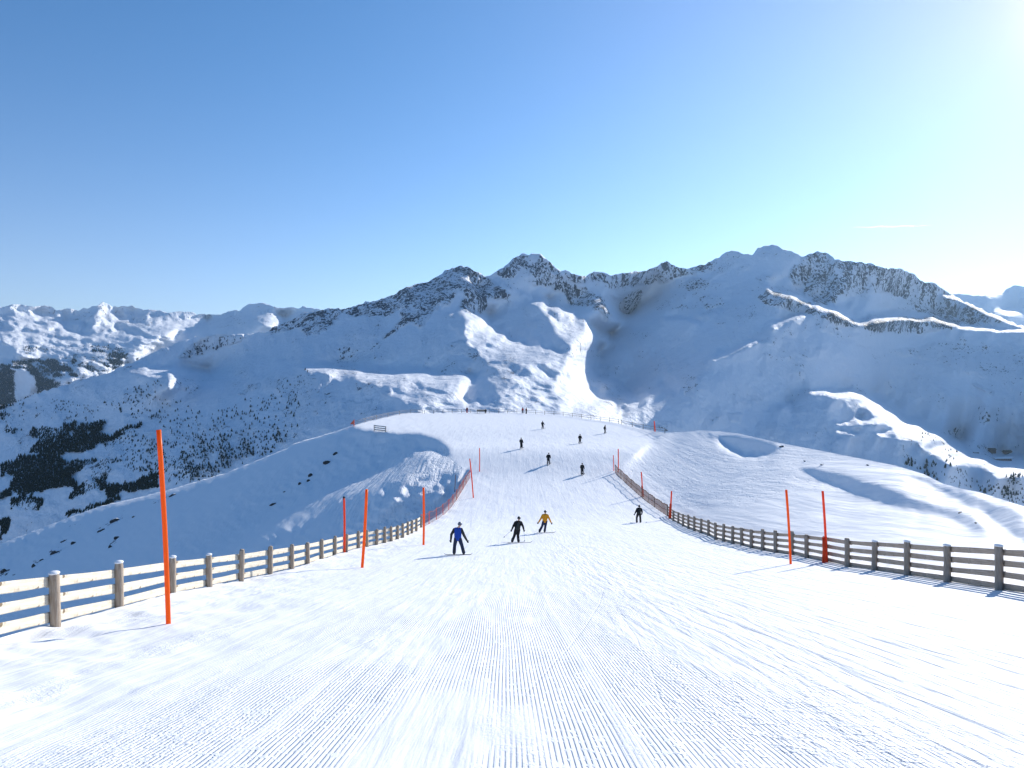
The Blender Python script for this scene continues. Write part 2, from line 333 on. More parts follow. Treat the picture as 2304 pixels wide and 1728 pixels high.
def anch_M(X, Y):
    aw = np.zeros(X.shape); av = np.zeros(X.shape)
    for x, y, d, k in ((0, 1200, 1250, .02), (500, 1060, 1100, .004), (1100, 930, 1000, .004), (1500, 980, 1300, .004), (2300, 1130, 1300, .02), (1900, 1020, 1350, .006), (-280, 1050, 1700, .02), (2600, 1150, 1300, .02)):
        q = np.exp(-((X - x) ** 2 + (Y - y) ** 2) / 60. ** 2) * k; av = np.where(q > aw, math.log(d), av); aw = np.maximum(aw, q)
    return aw, av
GX.nu = .09
GX.solve(field_M, anch_M, sky_fn(SKY_M), lam=.08, mu=.08, lo=-.3)
def layer(name, rel, sky_pts, x0, x1, cstep, bottom, rows, rockp, m, nz=.3, nzr=.9, seed=1, back=.5, power=1.0, litp=None, jag=1.2):
    xs = np.arange(x0, x1 + .1, cstep); sf = sky_fn(sky_pts)(xs)
    sf = sf + jag * fbm(xs / 11, xs * 0, 4, seed)
    v = np.linspace(0, 1, rows)[:, None] ** power
    PX = np.repeat(xs[None], rows, 0); PY = sf[None] + v * (bottom - sf)[None]
    rk = blur(paint(PX, PY, 0, rockp, 6, 31), 2)
    rk = np.maximum(rk, np.clip(.13 + .26 * fbm(PX / 60, PY / 36, 3, seed + 77), 0, .33)) if litp is not None else rk
    w = rel.at(PX, PY)
    for lam_, ax in ((70, .8), (34, .7), (17, .8), (9, 1)):       # gullies and rough ground
        w = w + (nz + nzr * rk) * lam_ / 10336 * vnoise(PX / lam_ * 1.3, PY / lam_ * ax, seed + lam_)
    if litp is not None:                          # wind-worked, mottled snow on the open lit slopes
        L = blur(np.clip(paint(PX, PY, 0, litp, 4), 0, 1), 3)
        w = w + L * (.0055 * fbm(PX / 46 + PY / 60, PY / 11 - PX / 60, 3, seed + 3) + .0008 * vnoise(PX / 9, PY / 4, seed + 5))
    V = world(PX, PY, np.exp(w))
    up = [V[0] + np.stack([V[0][:, 0] / V[0][:, 1] * t, np.full(len(xs), t), -t * back * np.ones(len(xs))], -1) for t in np.array((.45, .2, .06, .015)) * V[0][:, 1].mean()]
    VV = np.concatenate([np.stack(up), V]); n = VV.shape[0]
    rr = np.concatenate([np.repeat(rk[:1], 4, 0), rk])
    me = grid_mesh(name, VV.reshape(-1, 3), quads_of(n, len(xs)), {'rock': rr})
    o = link(name, me, m); tag(o, kind='structure'); return o
M_ROCK = mountain_material('snowy_mountain', 7.0)
layer('mountain', GX, SKY_M, -300, 2640, 2.5, 1250, 300, ROCK_M, M_ROCK, .6, 1.6, litp=LIT_M, jag=2.4)

bm = bmesh.new(); bmesh.ops.create_grid(bm, x_segments=40, y_segments=40, size=40000); me_ = bpy.data.meshes.new('valley_floor'); bm.to_mesh(me_); bm.free()
tag(link('valley_floor', me_, mat('valley_snow', (.70, .74, .80), .8, .1)), kind='structure').location = (0, 12000, -520)

# ------------------------------------------------------------------ SETTING 2: far ranges
SKY_L = np.concatenate([P('p -300,705 -60,690'), P('d 0,310 150,290 290,275 400,290 460,300 680,295 790,370 890,345 1100,345 1300,310 1380,265 1440,255 1530,290 1640,310 1750,298 1900,315 2000,345 2212,350'),
    P('1 1200,325 1300,315 1370,318 1400,340 1500,345 1570,345 1640,310 1700,315 1740,275 1800,270 1870,258 1920,275 1980,290 2100,290 2212,285'), P('p 722,697 800,712')])
LIT_L = [(1, P('d -400,420 0,440 150,430 300,370 450,380 560,440 820,500 920,515 740,560 760,600 900,625 1060,690 1240,680 1310,560 1290,480 1350,400 1400,380 1480,420 1560,400 1700,500 2000,520 2212,500 2500,440 2900,460 2800,560 2480,640 2200,850 1900,1000 1480,1230 1180,1300 940,1390 800,1330 500,1180 400,1060 200,940 150,850 0,790 -400,760')),
  (0, P('d 0,540 120,530 250,640 0,640')), (0, P('d 320,650 490,710 420,720')), (0, P('d 500,470 590,500 540,510')), (0, P('d 1450,450 1900,600 2150,760 1900,700 1650,640 1500,530')), (1, P('d 1350,300 1480,320 1470,360 1340,330')),
  (1, P('d 150,300 260,360 200,360')), (1, P('d 650,410 870,410 760,440')), (1, P('d 1050,540 1200,520 1130,590')), (1, P('d 1700,330 1860,410 1730,390')), (1, P('d 1900,430 2100,440 2080,460')),
  (1, P('d 200,1050 400,1090 700,1160 930,1280 720,1340 500,1240 100,1180')), (1, P('d 400,1480 530,1490 470,1530')), (1, P('1 1820,370 1950,330 2050,370 1950,430 1870,420'))]
ROCK_L = [(.3, P('d -400,290 0,300 290,265 700,285 800,370 1300,300 1440,245 1640,300 1750,288 2212,340 3000,330 3000,450 2212,480 1700,480 1300,540 1000,520 700,430 400,380 0,420')),
          (.3, P('d 1300,420 1560,400 1900,600 2150,760 1900,760 1500,640')), (.17, P('d -100,440 600,500 1500,700 2212,600 2212,900 1500,1000 600,950 0,800')), (.36, P('d 800,1000 1500,950 1500,1250 1150,1280 900,1100'))]
GL = Relief(-300, 800, 660, 960, 4)
def field_L(X, Y):
    lit = paint(X, Y, 0, LIT_L, 3, sc=10) > 0
    return np.where(lit, 3.0, .6 + .15 * fbm(X / 40, Y / 40, 3, 8)), lit, np.zeros(X.shape, bool)
def anch_L(X, Y):
    aw = np.zeros(X.shape); av = np.zeros(X.shape)
    for x, y, d in ((0, 920, 5600), (300, 830, 6000), (-280, 940, 5600)):
        q = np.exp(-((X - x) ** 2 + (Y - y) ** 2) / 50. ** 2) * .02; av = np.where(q > aw, math.log(d), av); aw = np.maximum(aw, q)
    return aw, av
GL.nu = .04
GL.solve(field_L, anch_L, sky_fn(SKY_L), lam=.08, mu=.1)
layer('mountain', GL, SKY_L, -300, 800, 2.5, 955, 130, ROCK_L, mountain_material('far_snowy_mountain', 26, (.12, .12, .125)), .7, 1.6, 7, litp=LIT_L, jag=2.2)
SKY_R = np.concatenate([P('p 2000,690 2100,664 2139,661'), P('4 1760,505 1860,525 1930,518 1985,497 2040,510 2090,475 2140,450 2212,457'), P('p 2400,640 2650,690')])
GR = Relief(1990, 2640, 620, 860, 6)
def field_R(X, Y): return field_R0(X, Y), np.zeros(X.shape, bool), np.ones(X.shape, bool)
def field_R0(X, Y): return .62 + .2 * fbm(X / 40, Y / 40, 3, 5) + np.where(near_line(P('4 2050,632 2180,638'), X, Y) < 4, 9, 0) + np.where(near_line(P('4 1960,515 2030,515'), X, Y) < 4, 5, 0)
def anch_R(X, Y):
    q = np.exp(-((X - 2300) ** 2 + (Y - 800) ** 2) / 60. ** 2) * .02; return q, np.full(X.shape, math.log(4200.))
GR.solve(field_R, anch_R, sky_fn(SKY_R), lam=.5, mu=.3)
layer('mountain', GR, SKY_R, 1990, 2640, 3, 850, 70, [(.12, P('p 1990,600 2640,600 2640,720 1990,720'))], mountain_material('hazy_snowy_mountain', 26, (.14, .14, .145)), .5, 1.0, 9)

# ------------------------------------------------------------------ SETTING 3: the ski hill (piste, its left flank, the hill on the right)
_py = [915, 927, 966, 990, 1009, 1046, 1070, 1110, 1140, 1178, 1200, 1223, 1250, 1280] + [1310, 1350, 1400, 1500, 1600, 1728, 1900, 2100, 2400, 2700]
_Y = [240, 211, 152, 135, 120, 109.5, 104, 92, 83, 70, 57.5, 48.5, 38.5, 30] + [1.7 / ((y - CY) / F - .2) for y in (1310, 1350, 1400, 1500, 1600, 1728, 1900, 2100, 2400, 2700)]
w_base = mono(_py, np.log(_Y))                    # pixel row of the piste -> log distance
_yy = np.linspace(905, 2700, 6000); _D = np.exp(w_base(_yy)); _o = np.argsort(_D)
def wB(px, py): return w_base(py + .02 * (px - CX) * np.clip((np.asarray(py, float) - 1060) / 140, 0, 1))   # the piste tilts a little across
def z_piste(Y): return float(np.interp(Y, _D[_o], ((CY - _yy) / F * _D)[_o]))
def ground(px, py): D = math.exp(float(wB(px, py))); return Vector(((px - CX) / F * D, D, (CY - py) / F * D))

SKY_H = np.concatenate([P('p -300,1335'), P('5 0,1025 300,910 500,830 750,745 1000,690 1300,610 1600,520 1850,420 2050,340'), P('6 0,465 200,370 350,330 600,250 680,225 830,185 1000,155 1100,156 1400,152 1800,155'),
    P('3 250,1358 500,1370 900,1425 1100,1470 1250,1497 1400,1490 1500,1480'), P('8 50,286 200,305 480,370 800,430 1100,490 1300,530 1500,590 1640,660 1750,690 1900,720 2212,820'), P('p 2450,1195 2650,1260')])
CREST = P('p -300,1545 0,1436 120,1400 269,1366 388,1333 471,1316 608,1286 754,1245 866,1217 948,1184 996,1155 1022,1122 1041,1090 1054,1066 1060,1062')
PLATEAU = P('p 770,940 796,962 869,972 948,976 986,989 1008,1008 1022,1037 1045,1052 1090,1066 1090,900 770,900')
LIT_H = [(1, P('p 560,1240 760,1108 832,1072 896,1043 923,1025 941,1012 977,1012 1001,1027 1022,1030 1060,1060 1040,1060 1018,1064 960,1070 905,1085 850,1095 790,1110')),
         (1, P('5 740,750 1000,690 1290,612 1290,635 1000,700 900,730'))]
GF = Relief(-300, 1100, 900, 1640, 4)
def field_F(X, Y):
    q = fbm(X / 40 + Y / 90, Y / 5 + X / 11, 2, 40)
    rip = np.where(inside(P('p 780,1120 850,1085 1000,1040 1060,1066 1020,1110 900,1125'), X, Y) & (q > .45), 1, 0)
    m = np.maximum(paint(X, Y, 0, LIT_H, 2, sc=10), rip)
    g = np.where(m > 0, 2.2, .66 + .1 * fbm(X / 60, Y / 60, 3, 12))
    wd = max(4, .5 * (Y[1, 0] - Y[0, 0])); rim = np.abs(Y - sky_fn(SKY_H)(X) - wd / 2) < np.where(X < 790, wd / 2, -1)
    pl = inside(PLATEAU, X, Y)
    return np.where(rim, 1 + 24 / wd, np.where(pl, 2.6, g)), (m > 0) | rim | pl, (Y > sky_fn(CREST)(X) + 10) | pl
def anch_F(X, Y):
    a = inside(PLATEAU, X, Y); b = (np.abs(X - 1066) < 12) & (Y < 1068)
    return np.where(a | b, .6, 0), wB(X, Y)
GF.solve(field_F, anch_F, sky_fn(SKY_H), lam=.15, mu=.005)
HOLLOW = [(0, P('8 30,318 120,322 300,345 480,390 460,430 330,462 230,460 140,430 70,380')), (0, P('k 1260,410 1480,430 1440,460')),
          (0, P('8 600,543 700,548 900,592 1100,640 1300,712 1480,778 1640,830 1760,850 1850,900 1935,970 1900,990 1830,990 1740,930 1600,880 1500,862 1300,832 1100,765 900,695 740,632')),
          (0, P('8 1720,690 1850,738 2000,800 2260,880 2260,1090 2050,962 1900,850 1800,762')), (0, P('f 300,770 480,810 640,880 900,960 1150,1080 1300,1180 1480,1370 1300,1310 1000,1130 640,940 480,880'))]
GH = Relief(1040, 2660, 890, 2000, 5)
FENCE_R = P('p 1370,1055 1384,1064 1420,1098 1464,1137 1490,1155 1526,1181 1562,1197 1610,1217 1691,1236 1781,1252 1907,1278 2041,1297 2132,1312 2248,1330 2400,1362 2660,1420')
def field_H(X, Y):
    lit = paint(X, Y, 1, HOLLOW, 3) > 0
    return np.where(lit, 2.1 + .2 * fbm(X / 60, Y / 40, 3, 77), .3), lit, on_piste(X, Y)
def on_piste(X, Y): return inside(np.concatenate([P('p 1030,880 1300,930 1385,945 1448,960 1480,985 1420,1035'), FENCE_R - np.array([[0, 16]]), P('p 2700,2100 1030,2100')]), X, Y)
def anch_H(X, Y):
    pis = on_piste(X, Y)
    ext = on_piste(X - 70, Y + 10) & (X > 1300)
    aw = np.where(pis, .5, np.where(ext, .006, 0)); av = np.where(pis | ext, wB(X, Y), 0)
    q = np.where(np.abs(Y - sky_fn(SKY_H)(X)) < 8, .004, 0); q = np.where(X > 1560, q, 0)
    av = np.where(q > aw, np.log(np.interp(X, [1560, 1857, 2123, 2304, 2600], [135, 118, 100, 90, 80])), av); aw = np.maximum(aw, q)
    return aw, av
GH.solve(field_H, anch_H, sky_fn(SKY_H), lam=.08, mu=lambda X, Y: np.where(paint(X, Y, 1, HOLLOW) > 0, .06, .01), lo=-1.3)

def rough_m(V, amp):                              # lumps of snow, metres
    x, y = V[..., 0], V[..., 1]
    return amp * (fbm(x / 2.2, y / 2.2, 3, 61) * .5 + fbm(x / .55, y / .55, 2, 63) * .25)
def sheet(name, xs, top, bottom, rows, wf, power, extra=None, back=None):
    v = np.linspace(0, 1, rows)[:, None] ** power
    PX = np.repeat(xs[None], rows, 0); PY = top[None] + v * (bottom - top)[None]
    V = world(PX, PY, np.exp(wf(PX, PY)))
    if extra is not None: V[..., 2] += extra(PX, PY, V)
    if back:
        up = [V[0] + np.stack([V[0][:, 0] / V[0][:, 1] * t, np.full(len(xs), t), -t * s_ * np.ones(len(xs))], -1) for t, s_ in back]
        V = np.concatenate([np.stack(up), V])
    return V
def fence_dist(PX, PY): return near_line(CREST, PX, PY)
def bump_front(PX, PY, V):
    d = fence_dist(PX, PY)
    lump = np.clip(1 - d / (1.2 * F / V[..., 1]), 0, 1)           # loose snow along the fence
    return rough_m(V, .02 + .16 * lump) * np.clip(d / 6, 0, 1) * np.clip(V[..., 1] / 4, 0, 1)

def piste_material():
    m = mat('groomed_snow', SNOW, .65, .2); N = NT(m); p = N.pos()
    sx = N.n('ShaderNodeSeparateXYZ'); N.l(p, sx.inputs[0]); x, y = sx.outputs[0], sx.outputs[1]
    # combed corduroy: parallel grooves down the fall line, in passes a few metres wide, broken up where people crossed
    wob = N.noise(N.mapping(p, scale=(.10, .05, 0)), 1, 1)
    wob2 = N.noise(N.mapping(p, scale=(.9, .3, 0)), 1, 2)
    xw = N.math('ADD', x, N.math('ADD', N.math('MULTIPLY', wob, 1.1), N.math('MULTIPLY', wob2, .022)))
    s = N.math('SINE', N.math('MULTIPLY', xw, 2 * math.pi / .043))
    groove = N.math('MULTIPLY', N.ramp(s, -.9, .5), 1.0)
    big = N.noise(N.mapping(p, scale=(.35, .13, 0), loc=(3, 1, 0)), 1, 3, .55)
    keep = N.ramp(big, .40, .52)
    keep = N.math('MULTIPLY', keep, N.ramp(x, -5.2, -2.2)); keep = N.math('MULTIPLY', keep, N.ramp(x, 4.4, 1.2)); keep = N.math('MULTIPLY', keep, N.ramp(y, 30, 14))
    chew = N.noise(p, 9, 3, .6)
    keep = N.math('MULTIPLY', keep, N.ramp(chew, .36, .50))
    seam = N.ramp(N.math('ABSOLUTE', N.math('ADD', N.math('PINGPONG', N.math('ADD', xw, 20.3), 1.55), 0.0)), .11, .04)
    seam = N.math('MULTIPLY', seam, N.ramp(y, 26, 12, 0.0, .6))
    keep = N.math('MULTIPLY', keep, N.math('SUBTRACT', 1.0, seam))
    # scraped streaks running with the slope on the right, crumbs, soft undulation
    st = N.noise(N.mapping(p, rot=(0, 0, R(-9)), scale=(5.5, .42, 0)), 1, 4, .6, .3)
    st2 = N.noise(N.mapping(p, rot=(0, 0, R(14)), scale=(2.2, .12, 0)), 1, 3, .6, .4)
    crumb = N.noise(p, 26, 3, .65); crumb2 = N.noise(p, 7, 3, .6)
    cpatch = N.ramp(N.noise(N.mapping(p, scale=(.8, .28, 0)), 1, 3), .5, .64)
    soft = N.noise(N.mapping(p, scale=(.5, .2, .3)), 1, 3)
    h = N.math('MULTIPLY', N.math('MULTIPLY', groove, keep), .0085)
    h = N.math('ADD', h, N.math('MULTIPLY', N.math('MULTIPLY', st, N.math('SUBTRACT', 1.0, N.math('MULTIPLY', keep, .7))), N.math('MULTIPLY', N.ramp(x, .5, 3.5, .022, .10), N.ramp(y, 70, 18, .22, 1.0))))
    h = N.math('ADD', h, N.math('MULTIPLY', st2, .04))
    h = N.math('ADD', h, N.math('MULTIPLY', N.math('MULTIPLY', N.math('ADD', crumb, crumb2), N.math('ADD', N.math('ADD', cpatch, N.math('MULTIPLY', seam, .6)), N.ramp(x, .5, 3.5, .22, .7))), .012))
    h = N.math('ADD', h, N.math('MULTIPLY', soft, .12))
    # single edge tracks carved by skis and boards: gentle curves x = a + b y + c y^2
    tr = None
    for a, b, c, wd, y0, y1 in TRACKS:
        cx = N.math('ADD', a, N.math('MULTIPLY', y, N.math('ADD', b, N.math('MULTIPLY', y, c))))
        d = N.math('ABSOLUTE', N.math('SUBTRACT', N.math('ADD', x, N.math('MULTIPLY', wob2, .12)), N.math('ADD', cx, .06)))
        k = N.math('MULTIPLY', N.ramp(d, wd * .7, wd * .2), N.math('MULTIPLY', N.ramp(y, y0, y0 + 1), N.ramp(y, y1, y1 - 2)))
        tr = k if tr is None else N.math('MAXIMUM', tr, k)
    h = N.math('SUBTRACT', h, N.math('MULTIPLY', tr, .005))
    N.l(N.bump(h, 1.0, 1.0), N.b.inputs['Normal'])
    return m
TRACKS = [(-1.9, .30, -.004, .035, 7, 22), (.2, .22, -.006, .03, 6, 15), (1.0, .33, -.008, .05, 5, 17), (4.6, -.10, 0, .03, 5, 16), (3.2, .06, .002, .025, 6, 24), (5.6, -.16, .001, .03, 7, 26), (2.2, .25, -.004, .025, 9, 30),
          (7.5, -.1, 0, .03, 9, 30), (-3.9, .12, .002, .04, 8, 30), (-5.8, .18, -.001, .03, 10, 36)]
def slope_material():                             # ungroomed snow of the hill: wind ripples, ski and foot tracks
    m = mat('slope_snow', SNOW, .7, .15); N = NT(m); p = N.pos()
    st = N.noise(N.mapping(p, rot=(0, 0, R(-38)), scale=(.9, .10, .3)), 1, 4, .6, .4)
    st2 = N.noise(N.mapping(p, rot=(0, 0, R(-30)), scale=(.35, .03, .1)), 1, 3, .6, .3)
    dots = N.ramp(N.noise(N.mapping(p, scale=(2.1, 1.1, 1.5)), 1, 2, .6), .52, .66)
    patch = N.ramp(N.noise(N.mapping(p, scale=(.05, .03, .05)), 1, 2), .46, .6)
    soft = N.noise(p, .12, 3)
    h = N.math('ADD', N.math('MULTIPLY', st, .35), N.math('MULTIPLY', st2, .8))
    h = N.math('SUBTRACT', h, N.math('MULTIPLY', N.math('MULTIPLY', dots, patch), .16))
    h = N.math('ADD', h, N.math('MULTIPLY', soft, .8))
    rk = N.attr('rock'); n1 = N.noise(N.mapping(p, scale=(.7, .7, .9)), 1, 4, .6)
    f = N.math('MULTIPLY', N.ramp(N.math('SUBTRACT', n1, N.math('SUBTRACT', .8, N.math('MULTIPLY', rk, .5))), -.01, .02), N.ramp(rk, .02, .06))
    N.l(N.mix(f, (*SNOW, 1), (.07, .07, .075, 1)), N.b.inputs['Base Color'])
    N.l(N.bump(h, 1.0, N.attr('rough')), N.b.inputs['Normal'])
    return m
M_PISTE, M_SLOPE = piste_material(), slope_material()
xs1 = np.concatenate([np.linspace(-1500, -300, 60)[:-1], np.arange(-300, 1060.1, 4)])
top1 = np.where(xs1 < -300, 1545 + (-300 - xs1) * .36, sky_fn(CREST)(xs1))
V1 = sheet('p', xs1, top1, np.full(len(xs1), 2700.), 240, lambda X, Y: wB(X, Y), 1.7, bump_front,
           back=((26, .75), (12, .55), (4, .3), (1.2, .12), (.3, .03)))
# the back skirt offsets above are relative metres: rebuild them as a drop behind the crest
nb = 5
for k, t in enumerate((26, 12, 4, 1.2, .3)):
    s_ = np.array([1.05, .95, .8, .55, .25])[k]
    cr = V1[nb]; fade = np.clip((1050 - xs1) / 60, 0, 1)
    dirx, diry = -.75, .66                        # outwards, away from the piste
    V1[k] = cr + np.stack([dirx * t * fade, diry * t * fade + .02 * (nb - k), -s_ * t * fade - .01 * (nb - k)], -1)
me = grid_mesh('piste', V1.reshape(-1, 3), quads_of(V1.shape[0], len(xs1)))
xs2 = np.concatenate([np.arange(1060, 2640, 4), np.linspace(2640, 3900, 60)])
wH = lambda X, Y: GH.at(X, np.minimum(Y, 1990)) + np.where(Y > 1990, wB(X, Y) - wB(X, np.full(np.shape(X), 1990.)), 0)
V2 = sheet('p', xs2, sky_fn(SKY_H)(xs2), np.full(len(xs2), 2700.), 330, wH, 1.9,
           lambda X, Y, V: rough_m(V, .012) * np.clip(V[..., 1] / 4, 0, 1),
           back=((330, .45), (270, .3), (235, .2)))
cr = V2[3]
for k, (t, s_) in enumerate(((90, .6), (30, .45), (6, .2))):
    V2[k] = cr + np.stack([cr[:, 0] / cr[:, 1] * t, np.full(len(xs2), t), -s_ * t - .082 * t * np.ones(len(xs2))], -1)
rk2 = np.concatenate([np.zeros((3, len(xs2))), blur(paint(*np.meshgrid(xs2, np.zeros(1)), 0, []), 0).repeat(V2.shape[0] - 3, 0)])
px2 = CX + V2[..., 0] / V2[..., 1] * F; py2 = CY - V2[..., 2] / V2[..., 1] * F
rk2 = paint(px2, py2, 0, [(.5, P('f 640,1220 860,1330 860,1370 740,1330')), (.42, P('f 1080,1340 1250,1370 1400,1480 1580,1620 1500,1650 1300,1520 1150,1420')), (.4, P('8 465,375 520,390 510,405 470,395')), (.4, P('8 640,490 680,500 640,505')), (.4, P('8 750,512 810,520 800,530 755,522')), (.4, P('8 1080,520 1120,525 1090,532'))], 2)
on_p = inside(np.concatenate([P('p 1000,880 1300,925 1385,940 1448,955 1480,980 1420,1035'), FENCE_R, P('p 4200,1800 4200,2900 1000,2900')]), px2, py2)
def cells(mask):                                  # quads whose four corners lie in the mask
    q = quads_of(*mask.shape); return mask.ravel()[q].sum(1)
q2 = quads_of(V2.shape[0], len(xs2)); cnt = cells(on_p)
me2 = grid_mesh('piste_right', V2.reshape(-1, 3), q2, {'rock': rk2, 'rough': np.full(rk2.shape, .32)})
me2.materials.append(M_SLOPE); me2.materials.append(M_PISTE)
me2.polygons.foreach_set('material_index', (cnt >= 2).astype(np.int32)); 
tag(link('piste', me, M_PISTE), kind='structure')
tag(link('snow_slope', me2), kind='structure')
xs3 = np.arange(-300, 1060.1, 4)
ROCK_H = [(.62, P('5 0,1200 80,1190 60,1240 0,1260')), (.5, P('5 340,1060 440,1030 430,1080 340,1110')), (.5, P('5 230,1140 310,1120 240,1200')), (.4, P('5 480,1010 570,980 560,1020 500,1035')), (.42, P('5 660,930 780,840 900,780 880,840 780,890 700,945')),
          (.35, P('5 810,770 870,760 850,785')), (.5, P('5 770,1030 830,960 850,975 790,1070')), (.5, P('5 1080,720 1200,680 1260,650 1230,690 1100,740')), (.3, P('5 480,880 650,860 600,900 500,910'))]
V3 = sheet('p', xs3, sky_fn(SKY_H)(xs3) + .8 * fbm(xs3 / 12, xs3 * 0, 2, 4), np.maximum(sky_fn(CREST)(xs3) + np.clip((1040 - xs3) * .6, 0, 60), sky_fn(SKY_H)(xs3) + 40), 150,
           lambda X, Y: GF.at(X, Y) + (18 / 10336 * fbm(X / 16, Y / 12, 3, 71) + .012 / 60 * vnoise(X / 50, Y / 30, 8)) * np.clip((1000 - X) / 60, 0, 1), 1.0,
           back=((330, .45), (270, .3), (235, .2)))
cr = V3[3]
for k, (t, s_) in enumerate(((90, .8), (30, .5), (6, .2))):
    V3[k] = cr + np.stack([cr[:, 0] / cr[:, 1] * t, np.full(len(xs3), t), (cr[:, 2] / cr[:, 1] - s_) * t], -1)
px3 = CX + V3[..., 0] / V3[..., 1] * F; py3 = CY - V3[..., 2] / V3[..., 1] * F
me3 = grid_mesh('flank', V3.reshape(-1, 3), quads_of(V3.shape[0], len(xs3)), {'rock': blur(paint(px3, py3, 0, ROCK_H, 2), 1), 'rough': .16 + .5 * blur(inside(P('p 700,1130 800,1215 950,1190 1062,1070 1010,1005 900,1020 780,1090'), px3, py3) * 1.0, 3)})
me3.materials.append(M_SLOPE); me3.materials.append(M_PISTE)
me3.polygons.foreach_set('material_index', (cells(inside(PLATEAU, px3, py3)) >= 2).astype(np.int32))
tag(link('snow_slope', me3), kind='structure')

# ------------------------------------------------------------------ helpers: small shapes
def bm_obj(name, bm, mats, parent=None, smooth=True):
    me = bpy.data.meshes.new(name); bm.to_mesh(me); bm.free()
    if smooth: me.polygons.foreach_set('use_smooth', np.ones(len(me.polygons), bool))
    o = bpy.data.objects.new(name, me); COL.objects.link(o)
    for m in (mats if isinstance(mats, (list, tuple)) else [mats]): me.materials.append(m)
    if parent: o.parent = parent
    return o
def frame_of(d):
    d = d.normalized(); a = Vector((0, 0, 1)) if abs(d.z) < .9 else Vector((1, 0, 0))
    u = d.cross(a).normalized(); return u, d.cross(u).normalized()
def tube(bm, pts, rad, n=8, caps=True):
    rings = []; pts = [Vector(p) for p in pts]
    for i, p in enumerate(pts):
        d = pts[min(i + 1, len(pts) - 1)] - pts[max(i - 1, 0)]; u, v = frame_of(d); r = rad[i] if isinstance(rad, (list, tuple)) else rad
        rings.append([bm.verts.new(p + u * (r * math.cos(2 * math.pi * k / n)) + v * (r * math.sin(2 * math.pi * k / n))) for k in range(n)])
    for a, b in zip(rings[:-1], rings[1:]):
        for k in range(n): bm.faces.new((a[k], a[(k + 1) % n], b[(k + 1) % n], b[k]))
    if caps: bm.faces.new(rings[0][::-1]); bm.faces.new(rings[-1])
def ball(bm, c, r, sc=(1, 1, 1), n=10, rot=None):
    m = Matrix.Translation(c) @ (rot or Matrix.Identity(4)) @ Matrix.Diagonal((r * sc[0], r * sc[1], r * sc[2], 1))
    bmesh.ops.create_uvsphere(bm, u_segments=n, v_segments=max(6, n * 2 // 3), radius=1, matrix=m)
def box(bm, c, s, rot=None, bev=0):
    m = Matrix.Translation(c) @ (rot or Matrix.Identity(4)) @ Matrix.Diagonal((*s, 1))
    g = bmesh.ops.create_cube(bm, size=1, matrix=m)
    if bev: bmesh.ops.bevel(bm, geom=list({e for v in g['verts'] for e in v.link_edges}), offset=bev, segments=2, affect='EDGES', profile=.5)
def blob(name, bm, voxel, m, parent=None, smooth=3):        # melt overlapping shapes into one continuous surface
    me = bpy.data.meshes.new('tmp'); bm.to_mesh(me); bm.free()
    o = bpy.data.objects.new('tmp', me); COL.objects.link(o)
    r = o.modifiers.new('r', 'REMESH'); r.mode = 'VOXEL'; r.voxel_size = voxel
    sm = o.modifiers.new('s', 'SMOOTH'); sm.iterations = smooth; sm.factor = .5
    dg = bpy.context.evaluated_depsgraph_get(); me2 = bpy.data.meshes.new_from_object(o.evaluated_get(dg))
    bpy.data.objects.remove(o); bpy.data.meshes.remove(me); me2.name = name
    me2.polygons.foreach_set('use_smooth', np.ones(len(me2.polygons), bool))
    me2.materials.clear(); me2.materials.append(m)
    q = bpy.data.objects.new(name, me2); COL.objects.link(q)
    if parent: q.parent = parent
    return q
def wood(name, c1, c2, grain=(3, 3, 40)):
    m = mat(name, c1, .8, .2); N = NT(m); tc = N.n('ShaderNodeTexCoord').outputs['Object']
    n = N.noise(N.mapping(tc, scale=grain), 1, 4, .65, .4); k = N.noise(tc, 5, 3, .6)
    knot = N.ramp(N.noise(tc, 3.1, 2), .68, .74)
    c = N.mix(N.ramp(n, .3, .7), (*c1, 1), (*c2, 1)); c = N.mix(N.math('MULTIPLY', N.ramp(k, .55, .75), .5), c, (c1[0] * .55, c1[1] * .5, c1[2] * .45, 1))
    N.l(N.mix(knot, c, (c1[0] * .35, c1[1] * .3, c1[2] * .25, 1)), N.b.inputs['Base Color'])
    N.l(N.bump(n, .02, .6), N.b.inputs['Normal']); return m
M_POST = wood('weathered_post_wood', (.28, .22, .17), (.44, .37, .30), (40, 40, 2.5))
M_RAIL = wood('pale_rail_wood', (.58, .51, .40), (.72, .66, .55), (2, 22, 26))
M_RAILG = wood('grey_rail_wood', (.42, .31, .22), (.60, .47, .36), (2, 22, 26))
M_CAP = mat('snow_cap', SNOW, .7, .1)
def plastic(name, c):                             # thin-walled plastic tube that glows when the sun is behind it
    m = mat(name, c, .4, .4); N = NT(m); tl = N.n('ShaderNodeBsdfTranslucent'); tl.inputs[0].default_value = (*c, 1); mx = N.n('ShaderNodeMixShader'); mx.inputs[0].default_value = .5
    N.l(N.b.outputs[0], mx.inputs[1]); N.l(tl.outputs[0], mx.inputs[2]); N.l(mx.outputs[0], N.out.inputs['Surface']); return m
M_ORANGE = plastic('orange_plastic', (.97, .21, .012))
M_RED = plastic('red_plastic', (.92, .14, .04))
M_NET = mat('orange_netting', (.38, .10, .04), .7, .2)
M_NETB = mat('brown_netting', (.22, .09, .055), .8, .2)
M_BLACK = mat('black_plastic', (.012, .012, .014), .5, .3)
rng = random.Random(11)

